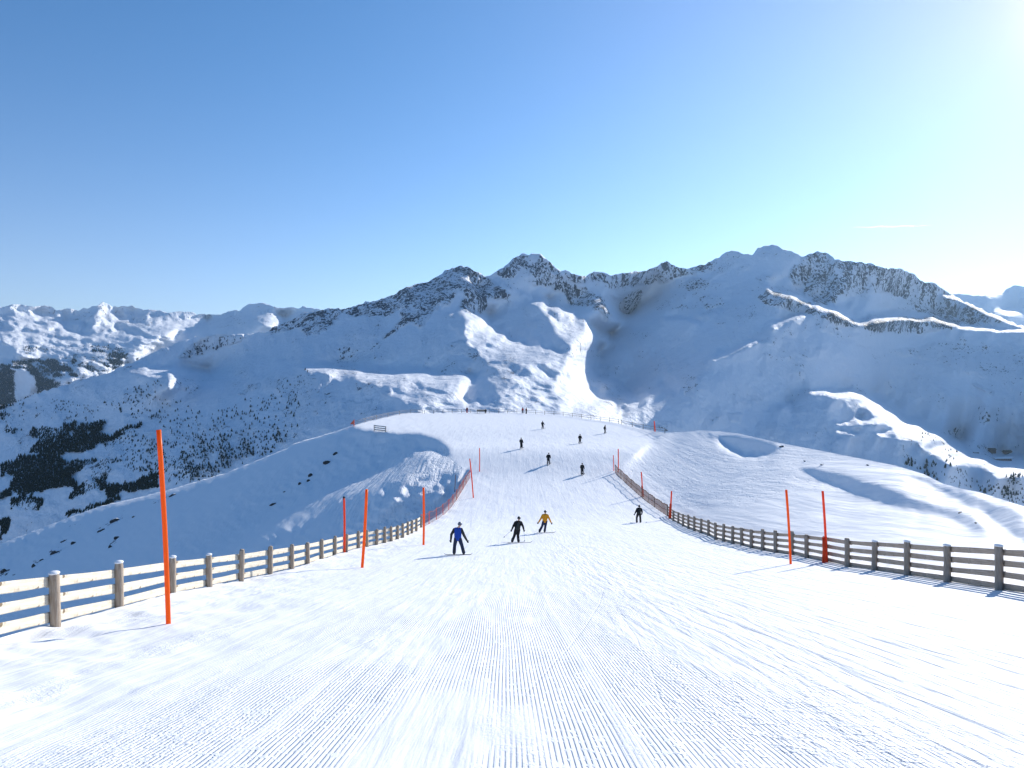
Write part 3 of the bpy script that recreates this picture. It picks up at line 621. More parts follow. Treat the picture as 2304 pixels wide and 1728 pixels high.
# ------------------------------------------------------------------ wooden fences: post and rail, every post and rail a part
POST_MESH = []
for k in range(3):
    bm = bmesh.new(); n = 10; rings = []
    for z, f in ((-.45, 1), (.2, 1.02), (.6, .98), (.95, 1.0), (1.06, .95), (1.1, .82)):
        ring = []
        for i in range(n):
            t = 2 * math.pi * i / n; q = 1 / max(abs(math.cos(t)), abs(math.sin(t))) ** .55
            ring.append(bm.verts.new((.092 * f * q * math.cos(t) + rng.uniform(-.006, .006), .092 * f * q * math.sin(t) + rng.uniform(-.006, .006), z + rng.uniform(-.008, .008))))
        rings.append(ring)
    for a, b in zip(rings[:-1], rings[1:]):
        for i in range(n): bm.faces.new((a[i], a[(i + 1) % n], b[(i + 1) % n], b[i]))
    bm.faces.new(rings[-1]); me = bpy.data.meshes.new('post'); bm.to_mesh(me); bm.free(); me.materials.append(M_POST)
    me.polygons.foreach_set('use_smooth', np.ones(len(me.polygons), bool)); POST_MESH.append(me)
bm = bmesh.new(); ball(bm, (0, 0, 1.09), .105, (1, 1, .42), 12); CAP_MESH = bpy.data.meshes.new('snow_cap'); bm.to_mesh(CAP_MESH); bm.free(); CAP_MESH.materials.append(M_CAP)
CAP_MESH.polygons.foreach_set('use_smooth', np.ones(len(CAP_MESH.polygons), bool))
def rail_obj(parent, a, b, h, th, m, side):
    d = b - a; L = d.length; bm = bmesh.new(); nseg = 6; rings = []
    j1, j2 = rng.uniform(-.02, .02), rng.uniform(-.02, .02); sag = rng.uniform(0, .004); ph = rng.uniform(0, 6)
    for i in range(nseg + 1):
        t = i / nseg; z = j1 + (j2 - j1) * t - sag * 4 * t * (1 - t); w = h * (1 + .07 * math.sin(ph + 5 * t)) / 2; q = th / 2 * (1 + .1 * math.cos(ph + 7 * t))
        rings.append([bm.verts.new((-.07 + t * (L + .14), y, z + zz)) for y, zz in ((-q, -w * .8), (-q * .6, -w), (q * .6, -w), (q, -w * .8), (q, w * .8), (q * .6, w), (-q * .6, w), (-q, w * .8))])
    for r0, r1 in zip(rings[:-1], rings[1:]):
        for k in range(8): bm.faces.new((r0[k], r0[(k + 1) % 8], r1[(k + 1) % 8], r1[k]))
    bm.faces.new(rings[0][::-1]); bm.faces.new(rings[-1])
    bmesh.ops.recalc_face_normals(bm, faces=bm.faces)
    o = bm_obj('rail', bm, m, parent, False)
    x = d.normalized(); y = Vector((0, 0, 1)).cross(x).normalized(); z = x.cross(y)
    o.matrix_local = Matrix.Translation(a) @ Matrix((x, y, z)).transposed().to_4x4() @ Matrix.Translation((0, rng.uniform(-.012, .012), 0))
    return o
def wood_fence(pix, heights, rail_h, m_rail, out, label, near=26):
    G = [ground(x, y) for x, y in pix]; root = empty('wooden_fence', G[0]); tag(root, label, 'fence')
    pts = [g - G[0] for g in G]
    for k, p in enumerate(pts):
        o = bpy.data.objects.new('post', POST_MESH[k % 3]); COL.objects.link(o); o.parent = root
        d = (pts[min(k + 1, len(pts) - 1)] - pts[max(k - 1, 0)]); o.location = p
        o.rotation_euler = (rng.uniform(-.03, .03), rng.uniform(-.03, .03), math.atan2(d.y, d.x) + rng.uniform(-.1, .1)); o.scale = (1, 1, rng.uniform(.95, 1.04))
        if G[k].y < near:
            c = bpy.data.objects.new('snow_cap', CAP_MESH); COL.objects.link(c); c.parent = o
    for a, b in zip(pts[:-1], pts[1:]):
        d = (b - a); n = Vector((0, 0, 1)).cross(d).normalized() * out
        for h in heights: rail_obj(root, a + n + Vector((0, 0, h)), b + n + Vector((0, 0, h)), rail_h, .05, m_rail, out)
    return root
PIX_L = [(-420, 1560), (-190, 1486), (-25, 1444), (125, 1406), (269, 1371), (388, 1338), (471, 1321), (543, 1305), (608, 1291), (657, 1280), (693, 1270), (724, 1260), (754, 1250), (779, 1242), (807, 1234), (826, 1230), (848, 1226), (866, 1222), (881, 1219), (895, 1214), (907, 1211), (918, 1204), (927, 1200), (937, 1195), (948, 1187)]
PIX_R = [(2580, 1385), (2395, 1352), (2248, 1328), (2132, 1310), (2041, 1295), (1967, 1284), (1907, 1276), (1858, 1265), (1815, 1256), (1781, 1249), (1745, 1244), (1716, 1239), (1691, 1234), (1669, 1228), (1648, 1224), (1628, 1219), (1610, 1215), (1594, 1206), (1577, 1200), (1562, 1195), (1549, 1190), (1537, 1185), (1526, 1179), (1515, 1174), (1502, 1162)]
wood_fence(PIX_L, (.86, .50, .14), .2, M_RAIL, .115, 'weathered wooden fence with three pale rails along the shaded valley edge')
wood_fence(PIX_R, (.93, .65, .37, .1), .145, M_RAILG, -.115, 'grey brown wooden fence with four rails casting blue shadows on the piste')

def net_fence(name, pix, h, cell, m, label, mp, cat='netting', lean=0, rad=.016, up0=.05):
    G = [ground(x, y) for x, y in pix]; root = empty(name, G[0]); tag(root, label, cat)
    P_ = [g - G[0] for g in G]; L = [0]
    for a, b in zip(P_[:-1], P_[1:]): L.append(L[-1] + (b - a).length)
    def at(t):
        t = min(max(t, 0), L[-1]); k = min(len(L) - 2, int(np.searchsorted(L, t, 'right')) - 1)
        return P_[k].lerp(P_[k + 1], (t - L[k]) / (L[k + 1] - L[k]))
    n = int(L[-1] / cell); bm = bmesh.new(); rows = max(2, int(h / cell))
    top = [Vector((0, 0, up0 + h * (1 + .05 * math.sin(i * .7)))) + Vector((lean * math.sin(i * .37) * .1, 0, 0)) for i in range(n + 1)]
    for j in range(rows + 1):
        pts = [at(i * L[-1] / n) + top[i] * (j / rows) + Vector((0, 0, -.03 * math.sin(i * 2.1 + j))) for i in range(n + 1)]
        tube(bm, pts, rad * (1.5 if j in (0, rows) else 1), 4)
    for i in range(n + 1): tube(bm, [at(i * L[-1] / n) + Vector((0, 0, .02)), at((i + .15) * L[-1] / n) + top[i]], rad, 4)
    bm_obj('netting', bm, m, root)
    np_ = max(2, int(L[-1] / 3.2))
    for k in range(np_ + 1):
        p = at(L[-1] * k / np_); bm = bmesh.new(); tube(bm, [p + Vector((0, 0, -.3)), p + Vector((rng.uniform(-.05, .05), 0, h + up0 + .12))], .035, 6); bm_obj('post', bm, mp, root)
    return root
net_fence('safety_net', [(948, 1187), (975, 1174), (996, 1160), (1012, 1145), (1024, 1130), (1035, 1112), (1044, 1096), (1056, 1077)], 1.05, .36, M_NET, 'orange red safety net curving up from the pale fence beside the shaded drop', M_RED, rad=.011)
net_fence('lattice_fence', [(1502, 1162), (1490, 1154), (1480, 1147), (1464, 1135), (1440, 1116), (1420, 1098), (1402, 1081), (1384, 1064)], 1.05, .42, M_NETB, 'dark brown lattice fence climbing to the piste crest beside black skier', M_POST, 'fence', rad=.03)
# fences round the far end of the plateau
def edge_fence(pix, label, hs=(.95, .55), step=2.6, mp=M_POST):
    def gr(x, y):
        if x < 1060: D = math.exp(float(GF.at(np.array([x * 1.0]), np.array([y * 1.0]))[0]))
        else: D = math.exp(float(GH.at(np.array([x * 1.0]), np.array([y * 1.0]))[0]))
        return Vector(((x - CX) / F * D, D, (CY - y) / F * D))
    sf = sky_fn(SKY_H); G = []
    xs = np.linspace(pix[0][0], pix[-1][0], max(3, int(abs(pix[-1][0] - pix[0][0]) / (step * F / 190)) + 1))
    G = [gr(x, max(np.interp(x, [p[0] for p in pix], [p[1] for p in pix]), sf(x) + 1.0)) for x in xs]
    root = empty('plateau_fence', G[0]); tag(root, label, 'fence')
    for g in G:
        bm = bmesh.new(); tube(bm, [g - G[0] + Vector((0, 0, -.4)), g - G[0] + Vector((0, 0, 1.1))], .055, 6); bm_obj('post', bm, mp, root)
    for h in hs:
        bm = bmesh.new(); tube(bm, [g - G[0] + Vector((0, 0, h)) for g in G], .036, 5); bm_obj('rail', bm, mp, root)
    return root
edge_fence([(796, 957), (815, 951), (863, 940), (916, 930), (950, 930)], 'dark rail fence along the left rim of the far plateau', (1.0, .7, .3))
edge_fence([(955, 931), (1043, 929), (1170, 930), (1258, 935), (1300, 938), (1385, 952), (1392, 953)], 'dark fence along the back edge of the far plateau', (.95, .5), 2.4)
edge_fence([(1398, 955), (1448, 966), (1496, 975)], 'low fence dropping along the right rim of the far plateau', (.9, .45), 2.4)
# short free-standing panel of three rails on the left edge of the plateau
def surf(x, y):
    G_ = GF if x < 1060 else GH; D = math.exp(float(G_.at(np.array([x * 1.0]), np.array([y * 1.0]))[0])); return Vector(((x - CX) / F * D, D, (CY - y) / F * D))
g0, g1 = surf(842, 969), surf(868, 972); root = empty('fence_panel', g0); tag(root, 'short free standing panel of three snowy rails on the shaded plateau edge', 'fence panel')
for q in (g0, g1):
    bm = bmesh.new(); box(bm, q - g0 + Vector((0, 0, .4)), (.16, .16, 1.6), None, .02); bm_obj('post', bm, M_POST, root, False)
for h in (.25, .65, 1.05):
    bm = bmesh.new(); tube(bm, [Vector((0, -.12, h)), g1 - g0 + Vector((0, -.12, h))], .09, 6); r_ = bm_obj('rail', bm, M_POST, root)
    bm = bmesh.new(); tube(bm, [Vector((0, -.12, h + .09)), g1 - g0 + Vector((0, -.12, h + .09))], .07, 6); bm_obj('snow_cap', bm, M_CAP, r_)

# ------------------------------------------------------------------ marker poles
def pole(top, base, r, m, label, cap=None, pad=0, flat=False):
    r *= .85
    b = ground(*base) if not flat else surf(*base); X = (top[0] - CX) / F * b.y; Z = (CY - top[1]) / F * b.y
    t = Vector((X, b.y, Z)) - b; bm = bmesh.new(); n = 8
    bow = Vector((t.z * .006, 0, 0))
    tube(bm, [t * (-.1)] + [t * (i / n) + bow * math.sin(math.pi * i / n) for i in range(n + 1)], [r * 1.02] * (n + 2), 10)
    if cap or pad:
        root = empty('marker_pole', b); bm_obj('shaft', bm, m, root)
        if cap: bm2 = bmesh.new(); tube(bm2, [t * .975, t * 1.006], r * 1.12, 10); bm_obj('cap', bm2, cap, root)
        if pad: bm2 = bmesh.new(); tube(bm2, [Vector((0, -.0, -.05)), t * pad * .5, t * pad], [r * 1.9, r * 1.8, r * 1.6], 10); bm_obj('padding', bm2, M_RED, root)
    else:
        root = bm_obj('marker_pole', bm, m); root.location = b
    tag(root, label, 'marker pole', 'orange marker poles along the piste')
pole((357, 967), (379, 1405), .053, M_ORANGE, 'tallest nearest orange marker pole leaning in front of the pale fence')
pole((774, 1118), (775, 1243), .075, M_RED, 'red marker pole with black tip standing behind the pale fence', M_BLACK)
pole((825, 1101), (815, 1276), .075, M_ORANGE, 'orange marker pole leaning right on snow in front of the pale fence')
pole((953, 1097), (953, 1226), .085, M_ORANGE, 'upright orange marker pole where the pale fence meets the safety net')
pole((1057, 1032), (1065, 1120), .085, M_RED, 'thin leaning red marker pole at the top of the safety net')
pole((1079, 1008), (1079, 1061), .075, M_RED, 'thin upright marker pole on the piste crest above the safety net')
pole((1025, 1068), (1023, 1103), .05, M_NETB, 'short dark thin pole behind the orange safety net')
pole((1391, 1010), (1391, 1062), .085, M_RED, 'taller thin marker pole at the top of the lattice fence')
pole((1380, 1024), (1381, 1060), .06, M_RED, 'shorter faint marker pole just left of the lattice fence top')
pole((1443, 1062), (1446, 1118), .085, M_RED, 'red marker pole with padded foot midway up the lattice fence', None, .45)
pole((1511, 1105), (1507, 1168), .085, M_RED, 'red marker pole with padded foot where lattice and wooden fence meet', None, .55)
pole((1769, 1102), (1779, 1269), .055, M_ORANGE, 'orange marker pole in front of the grey fence, nearer of the pair')
pole((1851, 1105), (1860, 1266), .055, M_RED, 'red marker pole standing against a post of the grey fence')
b = ground(1854, 1266); bm = bmesh.new(); tube(bm, [b * 0 + Vector((0, 0, -.1)), Vector((.02, 0, .9)), Vector((.0, 0, 1.72))], [.07, .065, .06], 8); o = bm_obj('marker_pole', bm, M_RED); o.location = b + Vector((-.07, -.12, 0)); o.scale = (1, 1, .62)
tag(o, 'short red stump of a marker pole against the grey fence post', 'marker pole', 'orange marker poles along the piste')
pole((1472, 947), (1474, 971), .12, M_RED, 'small red marker pole on the far right rim of the plateau', None, 0, True)
# orange flag on the far left rim
b = surf(797, 959); root = empty('flag', b); tag(root, 'small orange flag on a pole at the far left rim', 'flag')
bm = bmesh.new(); tube(bm, [(0, 0, -.3), (0, 0, 1.5)], .05, 6); bm_obj('flagpole', bm, M_RED, root)
bm = bmesh.new(); v = [bm.verts.new(p) for p in ((0, 0, 1.5), (-.35, .05, 1.15), (-.95, .0, .45), (-.3, -.06, .4), (0, 0, .35))]; bm.faces.new(v); r_ = bmesh.ops.extrude_face_region(bm, geom=bm.faces[:])
for q in [x for x in r_['geom'] if isinstance(x, bmesh.types.BMVert)]: q.co.y += .03
bm_obj('cloth', bm, mat('flag_cloth', (.85, .2, .12), .8, .1), root, False)

# ------------------------------------------------------------------ people
def cap(bm, a, ra, b, rb, n=10):                  # tapered limb with round ends
    a, b = Vector(a), Vector(b); tube(bm, [a, b], [ra, rb], n); ball(bm, a, ra, n=n); ball(bm, b, rb, n=n)
def cloth(name, c, bump=.0): 
    m = mat(name, c, .75, .25); N = NT(m); tc = N.n('ShaderNodeTexCoord').outputs['Object']
    n = N.noise(N.mapping(tc, scale=(9, 9, 5)), 1, 3, .6, .5); N.l(N.bump(n, .05, .7), N.b.inputs['Normal']); return m
M_SKIN = mat('skin', (.55, .33, .24), .5, .3); M_DARK = cloth('dark_cloth', (.012, .013, .016)); M_BLUE = cloth('blue_cloth', (.012, .06, .36)); M_NAVY = cloth('navy_cloth', (.018, .03, .07))
M_SLEEVE = cloth('dark_sleeve', (.025, .03, .03)); M_YEL = cloth('amber_cloth', (.72, .30, .015)); M_REDJ = cloth('red_cloth', (.42, .015, .03)); M_MAROON = cloth('maroon_cloth', (.12, .01, .02))
M_GLOSS = mat('helmet_shell', (.02, .022, .028), .3, .5); M_VISOR = mat('visor', (.5, .5, .52), .15, .6); M_BOARD = mat('board_top', (.05, .055, .065), .35, .5); M_STEEL = mat('pole_metal', (.25, .25, .26), .35, .5)
M_BOOT = mat('boot', (.03, .03, .034), .5, .4); M_GREYH = mat('grey_helmet', (.10, .12, .17), .35, .5)
def glove_mesh():
    bm = bmesh.new(); cap(bm, (0, 0, .03), .034, (0, 0, -.05), .04, 8); ball(bm, (0, 0, -.04), .045, (1, .6, 1.1), 8)
    for i, (x, l) in enumerate(((-.030, .060), (-.010, .072), (.011, .068), (.031, .052))):
        p0, p1, p2 = Vector((x, 0, -.075)), Vector((x * 1.15, .012, -.075 - l * .55)), Vector((x * 1.2, .034, -.075 - l)); cap(bm, p0, .0135, p1, .0125, 6); cap(bm, p1, .0125, p2, .011, 6)
    cap(bm, (.036, .008, -.03), .015, (.066, .03, -.066), .0135, 6); cap(bm, (.066, .03, -.066), .0135, (.066, .042, -.092), .011, 6)
    o = blob('glove', bm, .007, M_DARK, None, 1); me = o.data; bpy.data.objects.remove(o); return me
GLOVE = glove_mesh()
def make_person(label, pos, S, jac, tro, hel, sleeve=None, pack=False, yaw=0, group=None, rz=0, voxel=.022, goggles=True, tail=None, gl=None):
    """S: joints in metres, person's frame: x right, y ahead, z up, feet on z = 0"""
    g = lambda k: Vector(S[k])
    hd, ch, pv = g('head'), g('chest'), g('hip')
    sh = [ch + Vector((s * .19, 0, .03)) for s in (-1, 1)]; hp = [pv + Vector((s * .095, 0, 0)) for s in (-1, 1)]
    nk = ch + Vector((0, 0, .10)); hr = Matrix.Rotation(yaw, 4, 'Z')
    bm = bmesh.new()                              # the body: one surface from head to feet
    ball(bm, hd, .10, (.80, .95, 1.12), 14); cap(bm, hd + Vector((0, -.01, -.06)), .055, nk, .06); ball(bm, hd + hr @ Vector((0, .03, -.065)), .062, (.85, .9, .9), 10)
    ball(bm, hd + hr @ Vector((0, .104, -.008)), .017, (.8, 1, 1.5), 8)                                     # nose
    for s in (-1, 1): ball(bm, hd + hr @ Vector((s * .081, -.005, -.005)), .022, (.5, .8, 1.3), 8)         # ears
    ball(bm, hd + hr @ Vector((0, .088, -.052)), .024, (1.3, .5, .55), 8)                                   # mouth
    cap(bm, ch, .125, (ch + pv) / 2, .115); cap(bm, (ch + pv) / 2, .115, pv, .13)
    for i, s in enumerate('LR'):
        cap(bm, sh[i], .058, g('elb' + s), .045); cap(bm, g('elb' + s), .043, g('hand' + s), .032)
        cap(bm, hp[i], .085, g('knee' + s), .06); cap(bm, g('knee' + s), .056, g('foot' + s) + Vector((0, 0, .09)), .042); ball(bm, g('foot' + s) + Vector((0, .05, .05)), .05, (.9, 2.2, .8), 8)
    p = blob('person', bm, voxel * .8, M_SKIN); p.location = pos; p.rotation_euler = (0, 0, rz); tag(p, label, 'person', group)
    bm = bmesh.new()                              # jacket: trunk and collar (sleeves apart when they differ)
    for s in (-1, 1): cap(bm, ch + Vector((s * .10, 0, .035)), .115, pv + Vector((s * .07, 0, .05)), .125)
    cap(bm, ch, .14, pv + Vector((0, 0, .02)), .15); cap(bm, sh[0], .088, sh[1], .088); cap(bm, nk, .075, nk + Vector((0, 0, -.06)), .11); ball(bm, pv + Vector((0, 0, -.03)), .175, (1.05, .8, .55))
    bs = bmesh.new()
    for i, s in enumerate('LR'):
        w_ = (g('hand' + s) - g('elb' + s)).normalized(); e = g('elb' + s)
        cap(bs, sh[i], .092, e, .075); cap(bs, e, .073, g('hand' + s) - w_ * .03, .058); ball(bs, e, .078)
    if sleeve is None: bm2 = bs; tmp = bpy.data.meshes.new('t'); bm2.to_mesh(tmp); bm2.free(); bm.from_mesh(tmp); bpy.data.meshes.remove(tmp)
    if tail: bm_t = tail(bm)
    blob('jacket', bm, voxel, jac, p, 4)
    if sleeve is not None: blob('sleeves', bs, voxel * .8, sleeve, p, 3)
    bm = bmesh.new(); cap(bm, hp[0], .125, hp[1], .125)
    for i, s in enumerate('LR'):
        k, f = g('knee' + s), g('foot' + s) + Vector((0, 0, .10)); cap(bm, hp[i], .122, k, .096); cap(bm, k, .095, f, .098)
    blob('trousers', bm, voxel, tro, p, 4)
    for i, s in enumerate('LR'):
        f = g('foot' + s); bm = bmesh.new(); cap(bm, f + Vector((0, -.02, .12)), .066, f + Vector((0, -.03, .22)), .07, 8); cap(bm, f + Vector((0, -.07, .065)), .062, f + Vector((0, .13, .055)), .055, 8)
        blob('boot', bm, voxel * .8, M_BOOT, p, 2)
        h = g('hand' + s); e = g('elb' + s); q = bpy.data.objects.new('glove', GLOVE); COL.objects.link(q); q.parent = p
        d = (h - e).normalized(); u = Vector((0, 1, 0)); x = u.cross(-d).normalized() * (1 if s == 'L' else 1); y = (-d).cross(x).normalized()
        q.matrix_local = Matrix.Translation(h) @ Matrix((x, y, -d)).transposed().to_4x4() @ Matrix.Diagonal((1.15 if s == 'R' else -1.15, 1.15, 1.15, 1))
    bm = bmesh.new(); ball(bm, hd + Vector((0, -.012, .03)), .122, (.9, 1.03, .95), 16)
    for v in [v for v in bm.verts if (hr.inverted() @ (v.co - hd)).y > .055 and v.co.z < hd.z + .05 or v.co.z < hd.z - .045]: bm.verts.remove(v)
    bmesh.ops.solidify(bm, geom=bm.faces[:], thickness=.012); h_ = bm_obj('helmet', bm, hel, p)
    if goggles:
        bm = bmesh.new(); pts = [hd + hr @ Vector((.100 * math.sin(t), .104 * math.cos(t), .012)) for t in np.linspace(-1.1, 1.1, 9)]; tube(bm, pts, [.022, .036, .040, .040, .038, .040, .040, .036, .022], 8); bm_obj('goggles', bm, M_VISOR, p)
        bm = bmesh.new(); pts = [hd + hr @ Vector((.104 * math.sin(t), -.012 + .122 * math.cos(t), .02)) for t in np.linspace(1.2, 2 * math.pi - 1.2, 14)]; tube(bm, pts, .010, 6); bm_obj('goggle_strap', bm, gl or M_DARK, p)
    if pack:
        c = (ch * .62 + pv * .38) + Vector((0, -.19, 0)); ax = (ch - pv).normalized(); bm = bmesh.new(); cap(bm, c + ax * .15, .10, c - ax * .17, .115); ball(bm, c - ax * .06 + Vector((0, -.06, 0)), .10, (1.0, .6, 1.1)); bp = blob('backpack', bm, .02, M_SLEEVE if jac is M_DARK else M_DARK, p, 3)
        for s in (-1, 1):
            bm = bmesh.new(); tube(bm, [ch + Vector((s * .09, -.1, .12)), ch + Vector((s * .11, .02, .15)), ch + Vector((s * .12, .14, .02)), ch.lerp(pv, .5) + Vector((s * .13, .1, 0)), ch.lerp(pv, .6) + Vector((s * .12, -.1, 0))], .018, 6); bm_obj('strap', bm, M_DARK, bp)
    return p
def slide(name, label, cat, pos, L, Wd, hd, m, bend=.09, twin=True, group=None):   # board or ski lying on the snow, heading hd (0 = ahead)
    bm = bmesh.new(); n = 18; dz = (z_piste(pos.y + .5) - z_piste(pos.y - .5)); rows = []
    for i in range(n + 1):
        t = i / n * 2 - 1; e = max(0, abs(t) - .8) / .2; z = bend * e ** 2 * (1 if t > 0 or twin else .1)
        w = Wd / 2 * (1 - .12 * (1 - t * t)) * math.sqrt(max(.02, 1 - (max(0, abs(t) - .82) / .18) ** 2.4)) * (1.06 if abs(t) > .5 else 1)
        rows.append([bm.verts.new((s * w, t * L / 2, z + k)) for s, k in ((-1, .004), (-1, .018), (1, .018), (1, .004))])
    for a, b in zip(rows[:-1], rows[1:]):
        for k in range(4): bm.faces.new((a[k], a[(k + 1) % 4], b[(k + 1) % 4], b[k]))
    bm.faces.new(rows[0][::-1]); bm.faces.new(rows[-1]); bmesh.ops.recalc_face_normals(bm, faces=bm.faces)
    mt = Matrix.Rotation(math.atan(dz), 4, 'X') @ Matrix.Rotation(-hd, 4, 'Z')
    bm.transform(mt); o = bm_obj(name, bm, m, None, False); o.location = pos; tag(o, label, cat, group); return o
def ski_pole(label, pos, a, b, group=None):
    bm = bmesh.new(); tube(bm, [a, b], [.011, .007], 6); root = empty('ski_pole', pos); bm_obj('shaft', bm, M_STEEL, root)
    d = (Vector(b) - Vector(a)).normalized(); bm = bmesh.new(); tube(bm, [Vector(a) - d * .07, Vector(a) + d * .07], .019, 6); bm_obj('grip', bm, M_BLACK, root)
    bm = bmesh.new(); c = Vector(b) - d * .07; tube(bm, [c, c + d * .012], [.045, .04], 8); bm_obj('basket', bm, M_BLACK, root)
    tag(root, label, 'ski pole', group); return root
def foot(px, py):
    p = ground(px, py); p.z += .02; return p
UP = Vector((0, 0, .045))
# 1 the snowboarder in blue, nearest
pb = foot(1031, 1249)
S = dict(head=(.09, -.02, 1.65), chest=(-.02, .0, 1.34), hip=(-.02, -.03, .88), elbL=(-.37, -.02, 1.10), handL=(-.40, .03, .80), elbR=(.33, -.02, 1.03), handR=(.47, .06, .76), kneeL=(-.20, .05, .47), kneeR=(.20, .05, .48), footL=(-.22, 0, .02), footR=(.30, 0, .02))
make_person('snowboarder in bright blue jacket with dark sleeves, nearest person on the piste', pb, S, M_BLUE, M_NAVY, M_GREYH, M_SLEEVE, False, -.6, voxel=.018)
slide('snowboard', 'dark snowboard under the snowboarder in blue', 'snowboard', pb, 1.58, .27, R(88), M_BOARD)
# 2 black skier with poles
pk = foot(1166, 1222)
S = dict(head=(.05, .0, 1.63), chest=(.0, .0, 1.33), hip=(-.06, -.03, .88), elbL=(-.33, -.04, 1.12), handL=(-.43, .05, .86), elbR=(.32, -.05, 1.10), handR=(.38, .08, .84), kneeL=(-.26, .05, .46), kneeR=(-.02, .05, .47), footL=(-.40, 0, .03), footR=(.02, 0, .03))
make_person('skier in black with white goggles and small backpack, left of the amber jacket', pk, S, M_DARK, M_DARK, M_GLOSS, None, True, -1.0, voxel=.018)
slide('ski', 'right ski under black skier with white goggles', 'ski', pk + Vector((.12, .02, 0)), 1.7, .095, R(78), M_BOARD, .1, False)
slide('ski', 'left ski under black skier with white goggles', 'ski', pk + Vector((-.33, .13, .01)), 1.7, .095, R(74), M_STEEL, .1, False)
ski_pole('left ski pole trailing behind black skier with white goggles', pk, (-.43, .05, .84), (-.98, -.35, .42))
ski_pole('right ski pole planted beside black skier with white goggles', pk, (.38, .08, .84), (.42, .12, .05))
# 3 the snowboarder in amber yellow
po = foot(1226, 1199)
S = dict(head=(.03, .02, 1.62), chest=(.02, .0, 1.33), hip=(.0, -.02, .90), elbL=(-.33, -.05, 1.08), handL=(-.50, .02, .80), elbR=(.36, -.05, 1.06), handR=(.50, .04, .77), kneeL=(-.22, .06, .48), kneeR=(.04, .06, .48), footL=(-.42, 0, .02), footR=(-.02, 0, .02))
make_person('snowboarder in amber yellow jacket and dark trousers', po, S, M_YEL, M_NAVY, M_GLOSS, None, False, .2, voxel=.018, gl=M_DARK)
bb = slide('snowboard', 'thin snowboard under the amber jacket', 'snowboard', po + Vector((.05, 0, 0)), 1.6, .26, R(86), M_BOARD)
# 4 hunched snowboarder near the lattice fence
pr = foot(1437, 1177)
S = dict(head=(.09, .22, 1.50), chest=(.06, .10, 1.26), hip=(.0, -.10, .86), elbL=(-.26, .05, 1.02), handL=(-.34, .16, .80), elbR=(.34, .08, 1.0), handR=(.33, .2, .82), kneeL=(-.16, .12, .47), kneeR=(.17, .12, .47), footL=(-.17, 0, .02), footR=(.17, 0, .02))
make_person('hunched snowboarder in black with backpack beside the lattice fence', pr, S, M_DARK, M_DARK, M_GLOSS, None, True, .1, voxel=.02)
slide('snowboard', 'grey snowboard under hunched black snowboarder beside fence', 'snowboard', pr, 1.6, .28, R(84), M_STEEL)
# 5 the six skiers higher up, all in black
MID = [(1310, 1069, .98, .0, 'black skier with legs apart nearest the lattice fence top', 0), (1234, 1045, 1.0, .35, 'black skier just left of the piste middle above the amber jacket', 1), (1173, 1009, 1.0, -.2, 'black skier with long shadow left of the other upper skiers', 0),
       (1305, 998, .95, .1, 'black skier with pale hood between upper skiers', 1), (1361, 975, .95, .8, 'thin sideways standing black figure furthest right on the plateau', 2), (1221, 965, .95, .2, 'broad cloaked black skier highest on the plateau, poles spread', 3)]
for k, (x, y, sc, yw, lab, kind) in enumerate(MID):
    q = foot(x, y); rr = random.Random(k); j = lambda a: rr.uniform(-a, a)
    ln = .05 * math.sin(k * 2.1)
    S = dict(head=(ln, .06, 1.62), chest=(ln * .6, .03, 1.33), hip=(0, -.04, .89), elbL=(-.30 + j(.04), .03, 1.08), handL=(-.30 + j(.06), .26, .96), elbR=(.29 + j(.04), .0, 1.06), handR=(.30 + j(.06), .22, .92),
             kneeL=(-.12 + j(.03), .10, .47), kneeR=(.12 + j(.03), .08, .47), footL=(-.13 + j(.04), 0, .03), footR=(.14 + j(.04), 0, .03))
    if kind == 2: S.update(elbL=(-.2, .05, 1.05), handL=(-.12, .2, .9), elbR=(.2, .02, 1.05), handR=(.13, .2, .9), footL=(-.09, 0, .03), footR=(.09, 0, .03), kneeL=(-.09, .06, .47), kneeR=(.09, .06, .47))
    p = make_person(lab, q, S, M_DARK, M_DARK, M_GLOSS, None, k % 2 == 0, yw, 'skiers high on the piste', -.25 if kind != 2 else -1.2, .026, k in (1, 3)); p.scale = (sc, sc, sc)
    who = lab.split(',')[0]
    short = ['nearest lattice fence top', 'above the amber jacket', 'left of the upper skiers', 'with pale hood', 'standing sideways furthest right', 'highest on the plateau'][k]
    for s, nm in ((-1, 'left'), (1, 'right')):
        slide('ski', '%s ski of black skier %s' % (nm, short), 'ski', q + Vector((s * .13 * sc, .05, .0)), 1.65, .09, .25 + s * .12, M_BOARD, .1, False, 'skis high on the piste')
        hx = Matrix.Rotation(-.25 if kind != 2 else -1.2, 3, 'Z') @ Vector(S['hand' + nm[0].upper()]) * sc
        tip = Vector((hx.x + s * (.22 if kind == 3 else .08), hx.y - .12, .03)); tip.z += z_piste(q.y + tip.y) - q.z + .02
        ski_pole('%s ski pole of black skier %s' % (nm, short), q, hx, tip, 'ski poles high on the piste')
